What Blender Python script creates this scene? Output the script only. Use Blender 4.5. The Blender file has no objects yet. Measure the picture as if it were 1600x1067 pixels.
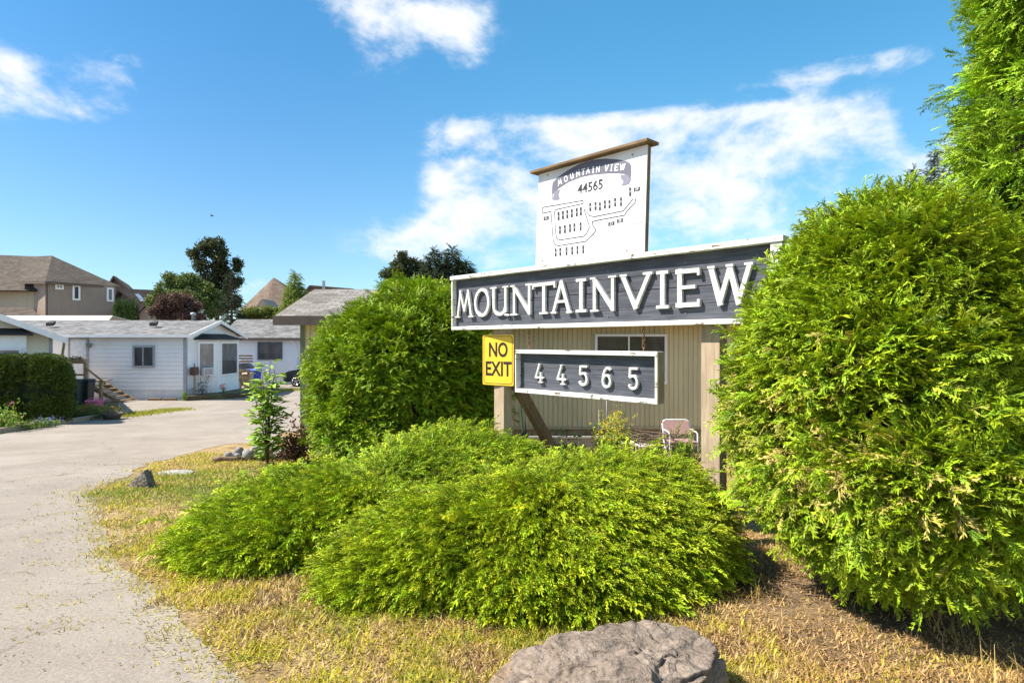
import bpy, math, random
import numpy as np
from mathutils import Vector, Matrix
random.seed(7)
RNG = np.random.default_rng(7)
S = bpy.context.scene
COL = S.collection
F = 950.0            # focal length in photo pixels (1600 wide)
EYE = 1.6

# ------------------------------------------------------------------ camera
cam = bpy.data.cameras.new('camera'); camo = bpy.data.objects.new('camera', cam); COL.objects.link(camo)
camo.location = (0, 0, EYE); camo.rotation_euler = (math.radians(90), 0, 0)
cam.sensor_width = 36; cam.lens = 36 * F / 1600; cam.clip_start = .05; cam.clip_end = 5000
S.camera = camo
# ------------------------------------------------------------------ light
SUN_EL, SUN_DIR = math.radians(49), Vector((-.995, -.08))
SUN_STRENGTH, SKY_STRENGTH, EXPOSURE = 5.0, .11, 1.10
S.view_settings.view_transform = 'Standard'; S.view_settings.look = 'None'
S.view_settings.exposure = EXPOSURE; S.view_settings.gamma = 1; S.view_settings.use_curve_mapping = False
sl = bpy.data.lights.new('sun', 'SUN'); so = bpy.data.objects.new('sun', sl); COL.objects.link(so)
sl.energy = SUN_STRENGTH; sl.angle = math.radians(.5); sl.color = (1, .93, .82)
h = SUN_DIR.normalized() * math.cos(SUN_EL)
so.rotation_euler = Vector((h.x, h.y, math.sin(SUN_EL))).to_track_quat('Z', 'Y').to_euler()
so.location = (-20, 5, 30)
W_ = bpy.data.worlds.new('World'); S.world = W_; W_.use_nodes = True
S.cycles.max_bounces = 8; S.cycles.transparent_max_bounces = 8; S.cycles.use_denoising = True

class NT:
    """tiny node-tree helper"""
    def __init__(s, nt): s.nt = nt; s.nt.nodes.clear()
    def n(s, t, **k):
        nd = s.nt.nodes.new(t)
        for a, b in k.items():
            if a.startswith('i_'):
                key = a[2:]; key = int(key) if key.isdigit() else key.replace('_', ' ')
                s.put(nd.inputs[key], b)
            else: setattr(nd, a, b)
        return nd
    def put(s, sock, v):
        if isinstance(v, bpy.types.NodeSocket): s.nt.links.new(v, sock)
        elif isinstance(v, bpy.types.Node): s.nt.links.new(v.outputs[0], sock)
        else:
            if sock.type == 'RGBA' and len(v) == 3: v = (*v, 1)
            sock.default_value = v
    def math(s, op, a, b=0., c=0., clamp=False):
        nd = s.nt.nodes.new('ShaderNodeMath'); nd.operation = op; nd.use_clamp = clamp
        s.put(nd.inputs[0], a); s.put(nd.inputs[1], b); s.put(nd.inputs[2], c); return nd.outputs[0]
    def vm(s, op, a, b=(0, 0, 0), out=0):
        nd = s.nt.nodes.new('ShaderNodeVectorMath'); nd.operation = op
        s.put(nd.inputs[0], a); s.put(nd.inputs[1], b)
        return nd.outputs['Value'] if op in ('LENGTH', 'DOT_PRODUCT', 'DISTANCE') else nd.outputs[0]
    def mix(s, f, a, b, t='MIX'):
        nd = s.nt.nodes.new('ShaderNodeMix'); nd.data_type = 'RGBA'; nd.blend_type = t; nd.clamp_result = False
        s.put(nd.inputs[0], f); s.put(nd.inputs[6], a); s.put(nd.inputs[7], b); return nd.outputs[2]
    def noise(s, vec, scale, detail=4, rough=.55, dist=0):
        return s.n('ShaderNodeTexNoise', i_Vector=vec, i_Scale=scale, i_Detail=detail, i_Roughness=rough, i_Distortion=dist).outputs[0]
    def rng(s, v, a, b, c=0., d=1., t='SMOOTHSTEP'):
        nd = s.n('ShaderNodeMapRange', interpolation_type=t); s.put(nd.inputs[0], v)
        for i, x in enumerate((a, b, c, d)): s.put(nd.inputs[i + 1], x)
        return nd.outputs[0]
    def ramp(s, v, stops):
        nd = s.n('ShaderNodeValToRGB'); s.put(nd.inputs[0], v); e = nd.color_ramp.elements
        while len(e) < len(stops): e.new(.5)
        for el, (p, c) in zip(e, stops): el.position = p; el.color = (*c, 1)
        return nd.outputs[0]

def dirv(px, py):
    return Vector(((px - 800) / F, 1, -(py - 533.5) / F)).normalized()

# ---- world: physical sky with drifting clouds placed by direction
w = NT(W_.node_tree)
tc = w.n('ShaderNodeTexCoord').outputs['Generated']
sky = w.n('ShaderNodeTexSky', sky_type='NISHITA')
sky.sun_disc = False; sky.sun_elevation = SUN_EL; sky.sun_rotation = math.atan2(SUN_DIR.x, SUN_DIR.y) % (2 * math.pi)
sky.air_density = 1.0; sky.dust_density = .3; sky.ozone_density = 2.5; sky.altitude = 100
D = w.vm('NORMALIZE', tc)
#            px   py   rx   ry  strength
CLOUDS = [(60, 145, 150, 55, .75), (175, 112, 50, 35, .7), (110, 175, 90, 25, .4), (10, 100, 40, 40, .4),
          (640, 45, 90, 55, 1.0), (560, 8, 110, 22, .6), (735, 40, 30, 50, .35), (340, 203, 40, 18, .35),
          (725, 200, 42, 20, .55), (800, 190, 60, 20, .45), (1250, 120, 80, 20, .9), (1330, 98, 70, 20, .9), (1405, 90, 50, 18, .8),
          (1175, 180, 42, 16, .6), (1220, 175, 35, 18, .55), (1275, 160, 45, 30, .35), (1345, 165, 50, 26, .6), (1370, 190, 50, 40, .5), (1310, 220, 85, 50, .8),
          (1180, 310, 250, 75, 1.3), (1000, 225, 170, 60, .85), (850, 255, 130, 65, .9), (780, 320, 130, 80, 1.1),
          (960, 330, 260, 90, 1.15), (720, 385, 90, 40, .8), (630, 385, 60, 30, .8), (1490, 260, 60, 40, .9),
          (1150, 330, 200, 90, 1.2), (1300, 325, 200, 50, .9), (1090, 345, 160, 45, .8), (1370, 270, 120, 50, .8), (1100, 200, 110, 50, .7), (700, 288, 40, 18, .35), (395, 447, 35, 16, .6), (690, 345, 30, 12, .4), (560, 440, 70, 14, .25), (245, 480, 60, 12, .2),
          (1200, 150, 160, 12, -.35), (1450, 190, 45, 60, -.8), (1000, 150, 150, 25, -.7), (860, 150, 150, 25, -.6), (1420, 235, 45, 30, -.5), (1060, 195, 25, 14, -.4), (1225, 215, 30, 12, -.5), (640, 300, 50, 60, -.6)]
acc = None
for (px, py, rx, ry, st) in CLOUDS:
    c = dirv(px, py); yaw = math.atan2(c.x, c.y)
    cosp = math.sqrt(c.x ** 2 + c.y ** 2)
    dlt = w.vm('SUBTRACT', D, tuple(c))
    right = Vector((math.cos(yaw), -math.sin(yaw), 0)); upv = right.cross(Vector(c)) 
    sr = (1 / math.hypot(1, (px - 800) / F))                     # angle per pixel shrinks off axis
    a = w.vm('DOT_PRODUCT', dlt, tuple(right / (rx / F * sr * sr))); b = w.vm('DOT_PRODUCT', dlt, tuple(upv / (ry / F * sr)))
    r2 = w.math('ADD', w.math('MULTIPLY', a, a), w.math('MULTIPLY', b, b))
    k = w.math('MULTIPLY', w.math('POWER', 2.718, w.math('MULTIPLY', r2, -1.1)), st)
    acc = k if acc is None else w.math('ADD', acc, k)
acc = w.math('MAXIMUM', w.math('MINIMUM', acc, 1.06), 0.)
sq = w.vm('MULTIPLY', D, (1, 1, 1.7))
n1 = w.noise(sq, 5.5, 9, .6, .25); n2 = w.noise(w.vm('ADD', sq, (3, 1, 2)), 16, 6, .6, .3)
nn = w.math('ADD', w.math('MULTIPLY', n1, .72), w.math('MULTIPLY', n2, .28))
dens = w.math('ADD', w.math('MULTIPLY', acc, .50), w.math('MULTIPLY', w.math('SUBTRACT', nn, .5), 2.9))
cl = w.rng(dens, .12, .80)
cl = w.math('MULTIPLY', cl, w.rng(acc, .03, .35))
# unseen broken cloud added behind the camera to whiten the ambient light
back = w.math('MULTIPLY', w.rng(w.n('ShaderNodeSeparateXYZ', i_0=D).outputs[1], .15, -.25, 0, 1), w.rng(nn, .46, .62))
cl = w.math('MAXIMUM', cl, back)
shade = w.rng(n2, .35, .65, .86, 1.0)
Dz = w.n('ShaderNodeSeparateXYZ', i_0=D)
tone = w.mix(w.rng(Dz.outputs[2], .05, .5), (.50, .63, .71), (.30, .65, .77))
tone = w.mix(1, tone, w.mix(w.rng(Dz.outputs[0], -.5, .25), (1.0, 1.0, 1.0), (1.36, 1.42, 1.27)), 'MULTIPLY')
skyc = w.mix(1, sky.outputs[0], tone, 'MULTIPLY')
cloudc = w.mix(shade, (3.6, 4.0, 4.6), (4.75, 4.8, 4.9))
cloudc = w.mix(1, cloudc, w.mix(w.rng(w.n('ShaderNodeSeparateXYZ', i_0=D).outputs[1], .15, -.25, 0, 1), (1, 1, 1), (1.12, 1.06, 1.04)), 'MULTIPLY')  # added rear cloud brightened further to lift the fill on shaded walls
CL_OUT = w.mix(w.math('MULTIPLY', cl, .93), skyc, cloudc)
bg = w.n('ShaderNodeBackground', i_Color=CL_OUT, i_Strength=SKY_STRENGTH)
w.n('ShaderNodeOutputWorld', i_Surface=bg)

# ------------------------------------------------------------------ ground profile and un-projection
GY = [0, 3.5, 7, 12.6, 18, 29.5, 60, 400]; GZ = [0, 0, -.2, -.70, -.87, -1.25, -1.35, -1.35]
_yy = np.linspace(0, 400, 8001); _zz = np.interp(_yy, GY, GZ)
_k = np.ones(31) / 31; _zs = np.convolve(np.pad(_zz, 15, 'edge'), _k, 'valid')
def gz(y): return float(np.interp(y, _yy, _zs))
def gzn(y): return np.interp(y, _yy, _zs)
def Wp(px, py, d): return Vector(((px - 800) / F * d, d, EYE - (py - 533.5) / F * d))
def Xd(px, d): return (px - 800) / F * d
def Zd(py, d): return EYE - (py - 533.5) / F * d
def dg(py):
    lo, hi = 1., 200.
    for _ in range(50):
        m = (lo + hi) / 2
        if (EYE - gz(m)) * F / m > py - 533.5: lo = m
        else: hi = m
    return lo
def Gp(px, py, up=0):
    d = dg(py); return Vector((Xd(px, d), d, gz(d) + up))

# ------------------------------------------------------------------ object helpers
def root(name, loc, rotz=0, label=None, cat=None, group=None):
    o = bpy.data.objects.new(name, None); COL.objects.link(o); o.empty_display_size = .1
    o.location = loc; o.rotation_euler = (0, 0, rotz)
    tag(o, label, cat, group); return o
def tag(o, label=None, cat=None, group=None, kind=None):
    if label: o['label'] = label
    if cat: o['category'] = cat
    if group: o['group'] = group
    if kind: o['kind'] = kind
    return o
def mroot(o):
    while o.parent: o = o.parent
    return Matrix.Translation(o.location) @ o.rotation_euler.to_matrix().to_4x4()
def link(name, me, mat, parent=None, smooth=False):
    o = bpy.data.objects.new(name, me); COL.objects.link(o)
    if mat: me.materials.append(mat)
    if parent is not None: o.parent = parent
    if smooth: me.shade_smooth()
    return o
def copy_tree(o, parent=None, loc=None, rotz=None, scale=None):
    c = o.copy(); COL.objects.link(c); c.parent = parent
    if loc is not None: c.location = loc
    if rotz is not None: c.rotation_euler = (0, 0, rotz)
    if scale is not None: c.scale = scale
    for ch in list(o.children): copy_tree(ch, c)
    return c

class MB:
    def __init__(s): s.v = []; s.f = []; s.uv = []
    def add(s, vs, fs, uv=None):
        b = len(s.v); s.v += [tuple(v) for v in vs]
        for i, f in enumerate(fs):
            s.f.append([b + j for j in f])
            s.uv.append(uv[i] if uv else [(0, 0)] * len(f))
    def box(s, o, ax, ay, az):
        """centre o, full edge vectors"""
        o, ax, ay, az = map(Vector, (o, ax, ay, az))
        p = [o + (i * ax + j * ay + k * az) / 2 for k in (-1, 1) for j in (-1, 1) for i in (-1, 1)]
        s.add(p, [(0, 2, 3, 1), (4, 5, 7, 6), (0, 1, 5, 4), (2, 6, 7, 3), (0, 4, 6, 2), (1, 3, 7, 5)])
    def bx(s, x0, x1, y0, y1, z0, z1):
        s.box(((x0 + x1) / 2, (y0 + y1) / 2, (z0 + z1) / 2), (x1 - x0, 0, 0), (0, y1 - y0, 0), (0, 0, z1 - z0))
    def beam(s, a, b, wd, th, up=(0, 0, 1)):
        a, b = Vector(a), Vector(b); d = b - a; u = Vector(up)
        sd = d.cross(u).normalized(); u2 = sd.cross(d).normalized()
        s.box((a + b) / 2, d, sd * wd, u2 * th)
    def poly(s, pts, uv=None): s.add(pts, [list(range(len(pts)))], [uv] if uv else None)
    def prism(s, pts, vec):
        """extrude planar polygon along vec"""
        pts = [Vector(p) for p in pts]; n = len(pts); v = Vector(vec)
        s.add(pts + [p + v for p in pts], [list(range(n))[::-1], [n + i for i in range(n)]] + [(i, (i + 1) % n, n + (i + 1) % n, n + i) for i in range(n)])
    def tube(s, pts, rad, n=8, cap=True, closed=False):
        pts = [Vector(p) for p in pts]; m = len(pts)
        if not hasattr(rad, '__len__'): rad = [rad] * m
        ref = Vector((.13, .21, 1)).normalized(); vs = []
        for i, p in enumerate(pts):
            t = (pts[(i + 1) % m] - pts[i - 1]) if closed else (pts[min(i + 1, m - 1)] - pts[max(i - 1, 0)])
            t = t.normalized()
            if abs(t.dot(ref)) > .95: r0 = Vector((1, 0, 0))
            else: r0 = ref
            a = t.cross(r0).normalized(); b = t.cross(a)
            vs += [p + (a * math.cos(2 * math.pi * k / n) + b * math.sin(2 * math.pi * k / n)) * rad[i] for k in range(n)]
        fs = []
        for i in range(m if closed else m - 1):
            for k in range(n):
                j = (i + 1) % m; fs.append((i * n + k, i * n + (k + 1) % n, j * n + (k + 1) % n, j * n + k))
        if cap and not closed: fs += [tuple(range(n))[::-1], tuple((m - 1) * n + k for k in range(n))]
        s.add(vs, fs)
    def lathe(s, c, prof, n=20, ax=(0, 0, 1)):
        """prof list of (r,z) about axis through c"""
        c = Vector(c); q = Vector((0, 0, 1)).rotation_difference(Vector(ax)); vs = []
        for r, z in prof: vs += [c + q @ Vector((r * math.cos(2 * math.pi * k / n), r * math.sin(2 * math.pi * k / n), z)) for k in range(n)]
        fs = [(i * n + k, i * n + (k + 1) % n, (i + 1) * n + (k + 1) % n, (i + 1) * n + k) for i in range(len(prof) - 1) for k in range(n)]
        fs += [tuple(range(n))[::-1], tuple((len(prof) - 1) * n + k for k in range(n))]
        s.add(vs, fs)
    def build(s, name, mat, parent=None, smooth=False, bevel=0):
        me = bpy.data.meshes.new(name); vs = s.v
        if parent is not None:
            M = mroot(parent).inverted(); vs = [M @ Vector(v) for v in vs]
        me.from_pydata(vs, [], s.f)
        uvl = me.uv_layers.new(name='UVMap'); flat = [c for f in s.uv for u in f for c in u]
        if len(flat) == 2 * len(me.loops): uvl.data.foreach_set('uv', flat)
        me.update()
        o = link(name, me, mat, parent, smooth)
        if bevel:
            b = o.modifiers.new('bevel', 'BEVEL'); b.width = bevel; b.segments = 2; b.limit_method = 'ANGLE'
        return o

def np_mesh(name, V, Fq, mat, parent=None, cols=None, nv=4, smooth=False):
    """V (n,3) in world, Fq (m,nv), cols (n,3)"""
    me = bpy.data.meshes.new(name)
    if parent is not None:
        M = np.array(mroot(parent).inverted()); V = V @ M[:3, :3].T + M[:3, 3]
    n, m = len(V), len(Fq)
    me.vertices.add(n); me.vertices.foreach_set('co', V.astype(np.float32).ravel())
    me.loops.add(m * nv); me.loops.foreach_set('vertex_index', Fq.astype(np.int32).ravel())
    me.polygons.add(m); me.polygons.foreach_set('loop_start', np.arange(0, m * nv, nv, dtype=np.int32))
    if cols is not None:
        a = me.color_attributes.new('col', 'FLOAT_COLOR', 'POINT')
        c4 = np.ones((n, 4), np.float32); c4[:, :3] = cols; a.data.foreach_set('color', c4.ravel())
    me.update(calc_edges=True)
    return link(name, me, mat, parent, smooth)

# ------------------------------------------------------------------ materials
MATS = {}
def mat(name, fn):
    if name in MATS: return MATS[name]
    m = bpy.data.materials.new(name); m.use_nodes = True; t = NT(m.node_tree)
    out = t.n('ShaderNodeOutputMaterial'); bs = t.n('ShaderNodeBsdfPrincipled'); t.put(out.inputs[0], bs)
    fn(t, bs, out); MATS[name] = m; return m
def ocoord(t): return t.n('ShaderNodeTexCoord').outputs['Object']
def bump(t, bs, hgt, strength=.3, dist=.01):
    b = t.n('ShaderNodeBump', i_Height=hgt, i_Strength=strength, i_Distance=dist); t.put(bs.inputs['Normal'], b)
def plain(name, c, rough=.6, metal=0, var=.12, scale=6, spec=.4, bmp=.15):
    def fn(t, bs, out):
        oc = ocoord(t); n = t.noise(oc, scale, 6); n2 = t.noise(oc, scale * 12, 3)
        f = t.rng(n, .3, .7, 1 - var, 1 + var * .6)
        col = t.mix(1, c, t.n('ShaderNodeCombineColor', i_0=f, i_1=f, i_2=f), 'MULTIPLY')
        t.put(bs.inputs['Base Color'], col)
        t.put(bs.inputs['Roughness'], t.rng(n2, .3, .7, rough - .08, rough + .08)); bs.inputs['Metallic'].default_value = metal
        bs.inputs['Specular IOR Level'].default_value = spec
        if bmp: bump(t, bs, n2, bmp, .004)
    return mat(name, fn)
def streaky(name, c1, c2, ax=(2, 2, 30), rough=.75, bmp=.4, cracks=0, wear=None, wth=(.6, .68)):
    """wood grain stretched along an axis; optional flaked wear colour"""
    def fn(t, bs, out):
        oc = ocoord(t); v = t.vm('MULTIPLY', oc, ax)
        n = t.noise(v, 3, 8, .65, .4); n2 = t.noise(oc, 2.2, 3)
        col = t.mix(t.rng(n, .3, .7), c1, c2)
        col = t.mix(t.math('MULTIPLY', t.rng(n2, .4, .7), .35), col, tuple(x * .55 for x in c1))
        if wear:
            nw = t.math('ADD', t.math('MULTIPLY', t.noise(oc, 9, 8, .7, .6), .7), t.math('MULTIPLY', t.noise(v, 4, 4), .3))
            col = t.mix(t.rng(nw, wth[0], wth[1]), col, wear)
        t.put(bs.inputs['Base Color'], col); bs.inputs['Roughness'].default_value = rough
        bs.inputs['Specular IOR Level'].default_value = .10
        bump(t, bs, n, bmp, .004)
    return mat(name, fn)
def leafmat(name, trans=.3, rough=.45, spec=.35, hue=1.0):
    def fn(t, bs, out):
        a = t.n('ShaderNodeAttribute', attribute_name='col').outputs['Color']
        t.put(bs.inputs['Base Color'], a); bs.inputs['Roughness'].default_value = rough
        bs.inputs['Specular IOR Level'].default_value = spec
        tr = t.n('ShaderNodeBsdfTranslucent', i_Color=t.mix(1, a, (1.25, 1.15, .5), 'MULTIPLY'))
        t.put(out.inputs[0], t.n('ShaderNodeMixShader', i_0=trans, i_1=bs.outputs[0], i_2=tr.outputs[0]))
    return mat(name, fn)
def shingle(name, c1, c2, bw=.3, bh=.14):
    def fn(t, bs, out):
        uv = t.n('ShaderNodeTexCoord').outputs['UV']
        b = t.n('ShaderNodeTexBrick', i_Vector=uv, i_Color1=c1, i_Color2=c2, i_Mortar=tuple(x * .35 for x in c1), i_Scale=1., i_Mortar_Size=.007, i_Mortar_Smooth=.3, i_Bias=0., i_Brick_Width=bw, i_Row_Height=bh)
        n = t.noise(uv, 1.1, 5); n2 = t.noise(uv, 30, 3)
        f = t.rng(n, .3, .7, .8, 1.15); f = t.math('MULTIPLY', f, t.rng(n2, .3, .7, .75, 1.2))
        t.put(bs.inputs['Base Color'], t.mix(1, b.outputs[0], t.n('ShaderNodeCombineColor', i_0=f, i_1=f, i_2=f), 'MULTIPLY'))
        bs.inputs['Roughness'].default_value = .9; bs.inputs['Specular IOR Level'].default_value = .15
        bump(t, bs, b.outputs[1], -.5, .01)
    return mat(name, fn)
def siding(name, c, dirt=.12):
    def fn(t, bs, out):
        oc = ocoord(t); n = t.noise(t.vm('MULTIPLY', oc, (1, 1, .25)), 2.5, 6, .6); n2 = t.noise(oc, .5, 2)
        f = t.math('MULTIPLY', t.rng(n, .35, .75, 1, 1 - dirt), t.rng(n2, .3, .7, .93, 1.03))
        t.put(bs.inputs['Base Color'], t.mix(1, c, t.n('ShaderNodeCombineColor', i_0=f, i_1=f, i_2=f), 'MULTIPLY'))
        bs.inputs['Roughness'].default_value = .5; bs.inputs['Specular IOR Level'].default_value = .3
    return mat(name, fn)
def glassm(name, c=(.03, .035, .04), spec=.8, rough=.04):
    def fn(t, bs, out):
        oc = ocoord(t); n = t.noise(t.vm('MULTIPLY', oc, (1, 1, .4)), 3, 3)
        t.put(bs.inputs['Base Color'], t.mix(t.rng(n, .3, .7), c, tuple(x * 1.6 + .01 for x in c)))
        bs.inputs['Roughness'].default_value = rough; bs.inputs['Specular IOR Level'].default_value = spec
    return mat(name, fn)

white_paint = streaky('white_paint', (.66, .65, .61), (.76, .75, .71), (1, 1, 12), .6, .3, wear=(.16, .13, .09), wth=(.55, .60))
letter_paint = streaky('letter_paint', (.52, .52, .50), (.76, .76, .74), (1, 1, 22), .55, .7, wear=(.30, .29, .27), wth=(.57, .66))
plank_paint = streaky('plank_paint', (.058, .063, .078), (.118, .123, .144), (1, 1, 24), .7, .8, wear=(.20, .21, .23), wth=(.64, .76))
post_wood = streaky('post_wood', (.34, .25, .17), (.48, .38, .28), (14, 14, 1), .85, .8)
brace_wood = streaky('brace_wood', (.16, .10, .06), (.28, .19, .12), (8, 8, 2), .85, .6)
cap_wood = streaky('cap_wood', (.14, .09, .05), (.27, .185, .11), (1, 8, 8), .85, .6)
deck_wood = streaky('deck_wood', (.30, .20, .11), (.45, .32, .20), (2, 8, 8), .85, .5)
grey_wood = streaky('grey_wood', (.30, .27, .23), (.55, .52, .47), (9, 9, 1), .9, .6, wear=(.15, .12, .09), wth=(.58, .68))
log_wood = streaky('log_wood', (.14, .09, .06), (.30, .21, .14), (2, 14, 14), .9, .8)
kerb_wood = streaky('kerb_wood', (.26, .20, .14), (.44, .37, .28), (2, 14, 14), .9, .8)
bark = streaky('bark', (.07, .05, .035), (.16, .12, .08), (8, 8, 2), .9, .8)
panel_white = streaky('panel_white', (.68, .685, .70), (.74, .745, .76), (1, 1, 1), .5, .05, wear=(.50, .42, .33), wth=(.735, .76))
map_grey = plain('map_grey', (.115, .115, .16), .6, var=.1); map_dark = plain('map_dark', (.028, .028, .035), .6)
text_white = plain('text_white', (.85, .85, .85), .6); sign_yellow = plain('sign_yellow', (.80, .50, .03), .45, var=.06, bmp=.03)
sign_black = plain('sign_black', (.018, .011, .010), .6); rust = plain('rust', (.20, .11, .06), .8, var=.4, scale=60); iron = plain('iron', (.18, .17, .16), .6, .6)
wall_white = siding('wall_white', (.89, .88, .90), .05); wall_cream = siding('wall_cream', (.76, .71, .60)); wall_tan = siding('wall_tan', (.64, .56, .355), .18)
wall_taupe = siding('wall_taupe', (.30, .235, .19)); wall_beige = siding('wall_beige', (.42, .36, .27)); wall_pinkish = siding('wall_pinkish', (.42, .34, .28))
trim_white = plain('trim_white', (.82, .82, .83), .5, var=.05, bmp=0); trim_brown = plain('trim_brown', (.13, .09, .075), .6); trim_grey = plain('trim_grey', (.36, .37, .41), .6, bmp=0)
trim_dark = plain('trim_dark', (.10, .105, .12), .5, bmp=0); trim_green = plain('trim_green', (.13, .16, .10), .6)
shingle_grey = shingle('shingle_grey', (.13, .128, .132), (.245, .24, .24)); shingle_tan = shingle('shingle_tan', (.15, .135, .12), (.27, .25, .23))
shingle_brown = shingle('shingle_brown', (.075, .060, .050), (.12, .098, .082)); shingle_rust = shingle('shingle_rust', (.13, .085, .065), (.20, .14, .11)); roof_metal = plain('roof_metal', (.46, .42, .36), .5, var=.1)
tar = plain('tar', (.035, .033, .035), .8); glass = glassm('glass'); glass_curtain = glassm('glass_curtain', (.07, .065, .06)); glass_pale = glassm('glass_pale', (.17, .175, .19))
plastic_blue = plain('plastic_blue', (.02, .06, .42), .45); plastic_green = plain('plastic_green', (.018, .032, .026), .5); plastic_black = plain('plastic_black', (.02, .02, .022), .5)
plastic_pink = plain('plastic_pink', (.85, .18, .38), .45); plastic_tan = plain('plastic_tan', (.50, .38, .24), .5); plastic_white = plain('plastic_white', (.75, .74, .72), .5)
car_black = plain('car_black', (.012, .013, .016), .18, 0, .02, spec=.8, bmp=0); tyre = plain('tyre', (.02, .02, .02), .9); alloy = plain('alloy', (.6, .6, .62), .3, .9, bmp=0); lampglass = plain('lampglass', (.55, .56, .58), .15, bmp=0)
fabric = plain('fabric', (.33, .20, .18), .9, var=.15, scale=30); tube_white = plain('tube_white', (.7, .7, .7), .4, bmp=0); hose = plain('hose', (.03, .07, .04), .5)
terracotta = plain('terracotta', (.10, .085, .08), .8); galv = plain('galv', (.4, .41, .42), .45, .5)
leaf = leafmat('leaf', .14, .5, .2); leaf_far = leafmat('leaf_far', .2, .55, .25); needle = leafmat('needle', .14, .5, .2); blade = leafmat('blade', .35, .6, .2); petal = leafmat('petal', .35, .6, .2)

def rockmat(name, c1, c2, c3, sc=1.):
    def fn(t, bs, out):
        oc = ocoord(t); v = t.vm('MULTIPLY', oc, (1, 1, 2.2))
        n = t.noise(v, 4 * sc, 10, .68, .5); n2 = t.noise(oc, 1.6 * sc, 4, .6, .3); n3 = t.noise(oc, 40 * sc, 5, .7)
        wv = t.n('ShaderNodeTexWave', i_Vector=t.vm('MULTIPLY', oc, (.5, .5, 1)), i_Scale=4. * sc, i_Distortion=9., i_Detail=6., i_Detail_Scale=1.6, i_Detail_Roughness=.65)
        col = t.ramp(n, [(.3, c1), (.5, c2), (.72, c3)])
        col = t.mix(t.math('MULTIPLY', t.rng(n2, .52, .68), .55), col, (.34, .22, .12))
        col = t.mix(t.math('MULTIPLY', t.rng(n3, .35, .7), .5), col, tuple(x * .5 for x in c1))
        t.put(bs.inputs['Base Color'], col); bs.inputs['Roughness'].default_value = .85; bs.inputs['Specular IOR Level'].default_value = .25
        hgt = t.math('ADD', t.math('MULTIPLY', n, .9), t.math('ADD', t.math('MULTIPLY', n3, .12), t.math('MULTIPLY', wv.outputs[1], .25)))
        bump(t, bs, hgt, 1.0, .06 / sc)
    return mat(name, fn)
rock_brown = rockmat('rock_brown', (.13, .10, .078), (.28, .22, .175), (.43, .35, .285))
rock_grey = rockmat('rock_grey', (.10, .085, .07), (.23, .195, .165), (.40, .35, .31), 3)
stone_white = rockmat('stone_white', (.34, .33, .32), (.5, .49, .48), (.68, .67, .66), 5)

# ------------------------------------------------------------------ GROUND, ROAD
def ground_mat():
    def fn(t, bs, out):
        g = t.n('ShaderNodeNewGeometry').outputs['Position']
        n0 = t.noise(g, .8, 4, .6, .3); n1 = t.noise(t.vm('ADD', g, (5, 3, 0)), 2.4, 8, .65, .5); n2 = t.noise(g, 22, 6, .7); n3 = t.noise(g, 90, 4, .7)
        col = t.ramp(n1, [(.30, (.17, .11, .06)), (.45, (.36, .25, .12)), (.60, (.45, .33, .17)), (.75, (.50, .41, .30))])
        # green lawn lies between the rock and the stone bed
        px = t.n('ShaderNodeSeparateXYZ', i_0=g)
        dx = t.math('DIVIDE', t.math('ADD', px.outputs[0], 3.6), 1.9); dy = t.math('DIVIDE', t.math('SUBTRACT', px.outputs[1], 8.6), 1.9)
        lawn = t.rng(t.math('ADD', t.math('MULTIPLY', dx, dx), t.math('MULTIPLY', dy, dy)), .4, 1.5, 1, 0)
        lawn = t.math('MULTIPLY', lawn, t.rng(n1, .3, .5, .4, 1)) 
        col = t.mix(lawn, col, (.20, .20, .055))
        mx = t.math('DIVIDE', t.math('SUBTRACT', px.outputs[0], 2.3), 1.5); my = t.math('DIVIDE', t.math('SUBTRACT', px.outputs[1], 3.9), 1.25)
        mul = t.math('MULTIPLY', t.rng(t.math('ADD', t.math('MULTIPLY', mx, mx), t.math('MULTIPLY', my, my)), .5, 1.3, 1, 0), t.rng(n1, .35, .6, .4, 1))
        col = t.mix(mul, col, (.24, .165, .10))
        sp = t.rng(n3, .35, .7, .55, 1.3); s2 = t.math('MULTIPLY', sp, t.rng(n2, .3, .7, .7, 1.2))
        t.put(bs.inputs['Base Color'], t.mix(1, col, t.n('ShaderNodeCombineColor', i_0=s2, i_1=s2, i_2=s2), 'MULTIPLY'))
        bs.inputs['Roughness'].default_value = .95; bs.inputs['Specular IOR Level'].default_value = .1
        bump(t, bs, t.math('ADD', n2, t.math('MULTIPLY', n3, .4)), .8, .03)
    return mat('ground_soil', fn)
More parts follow.
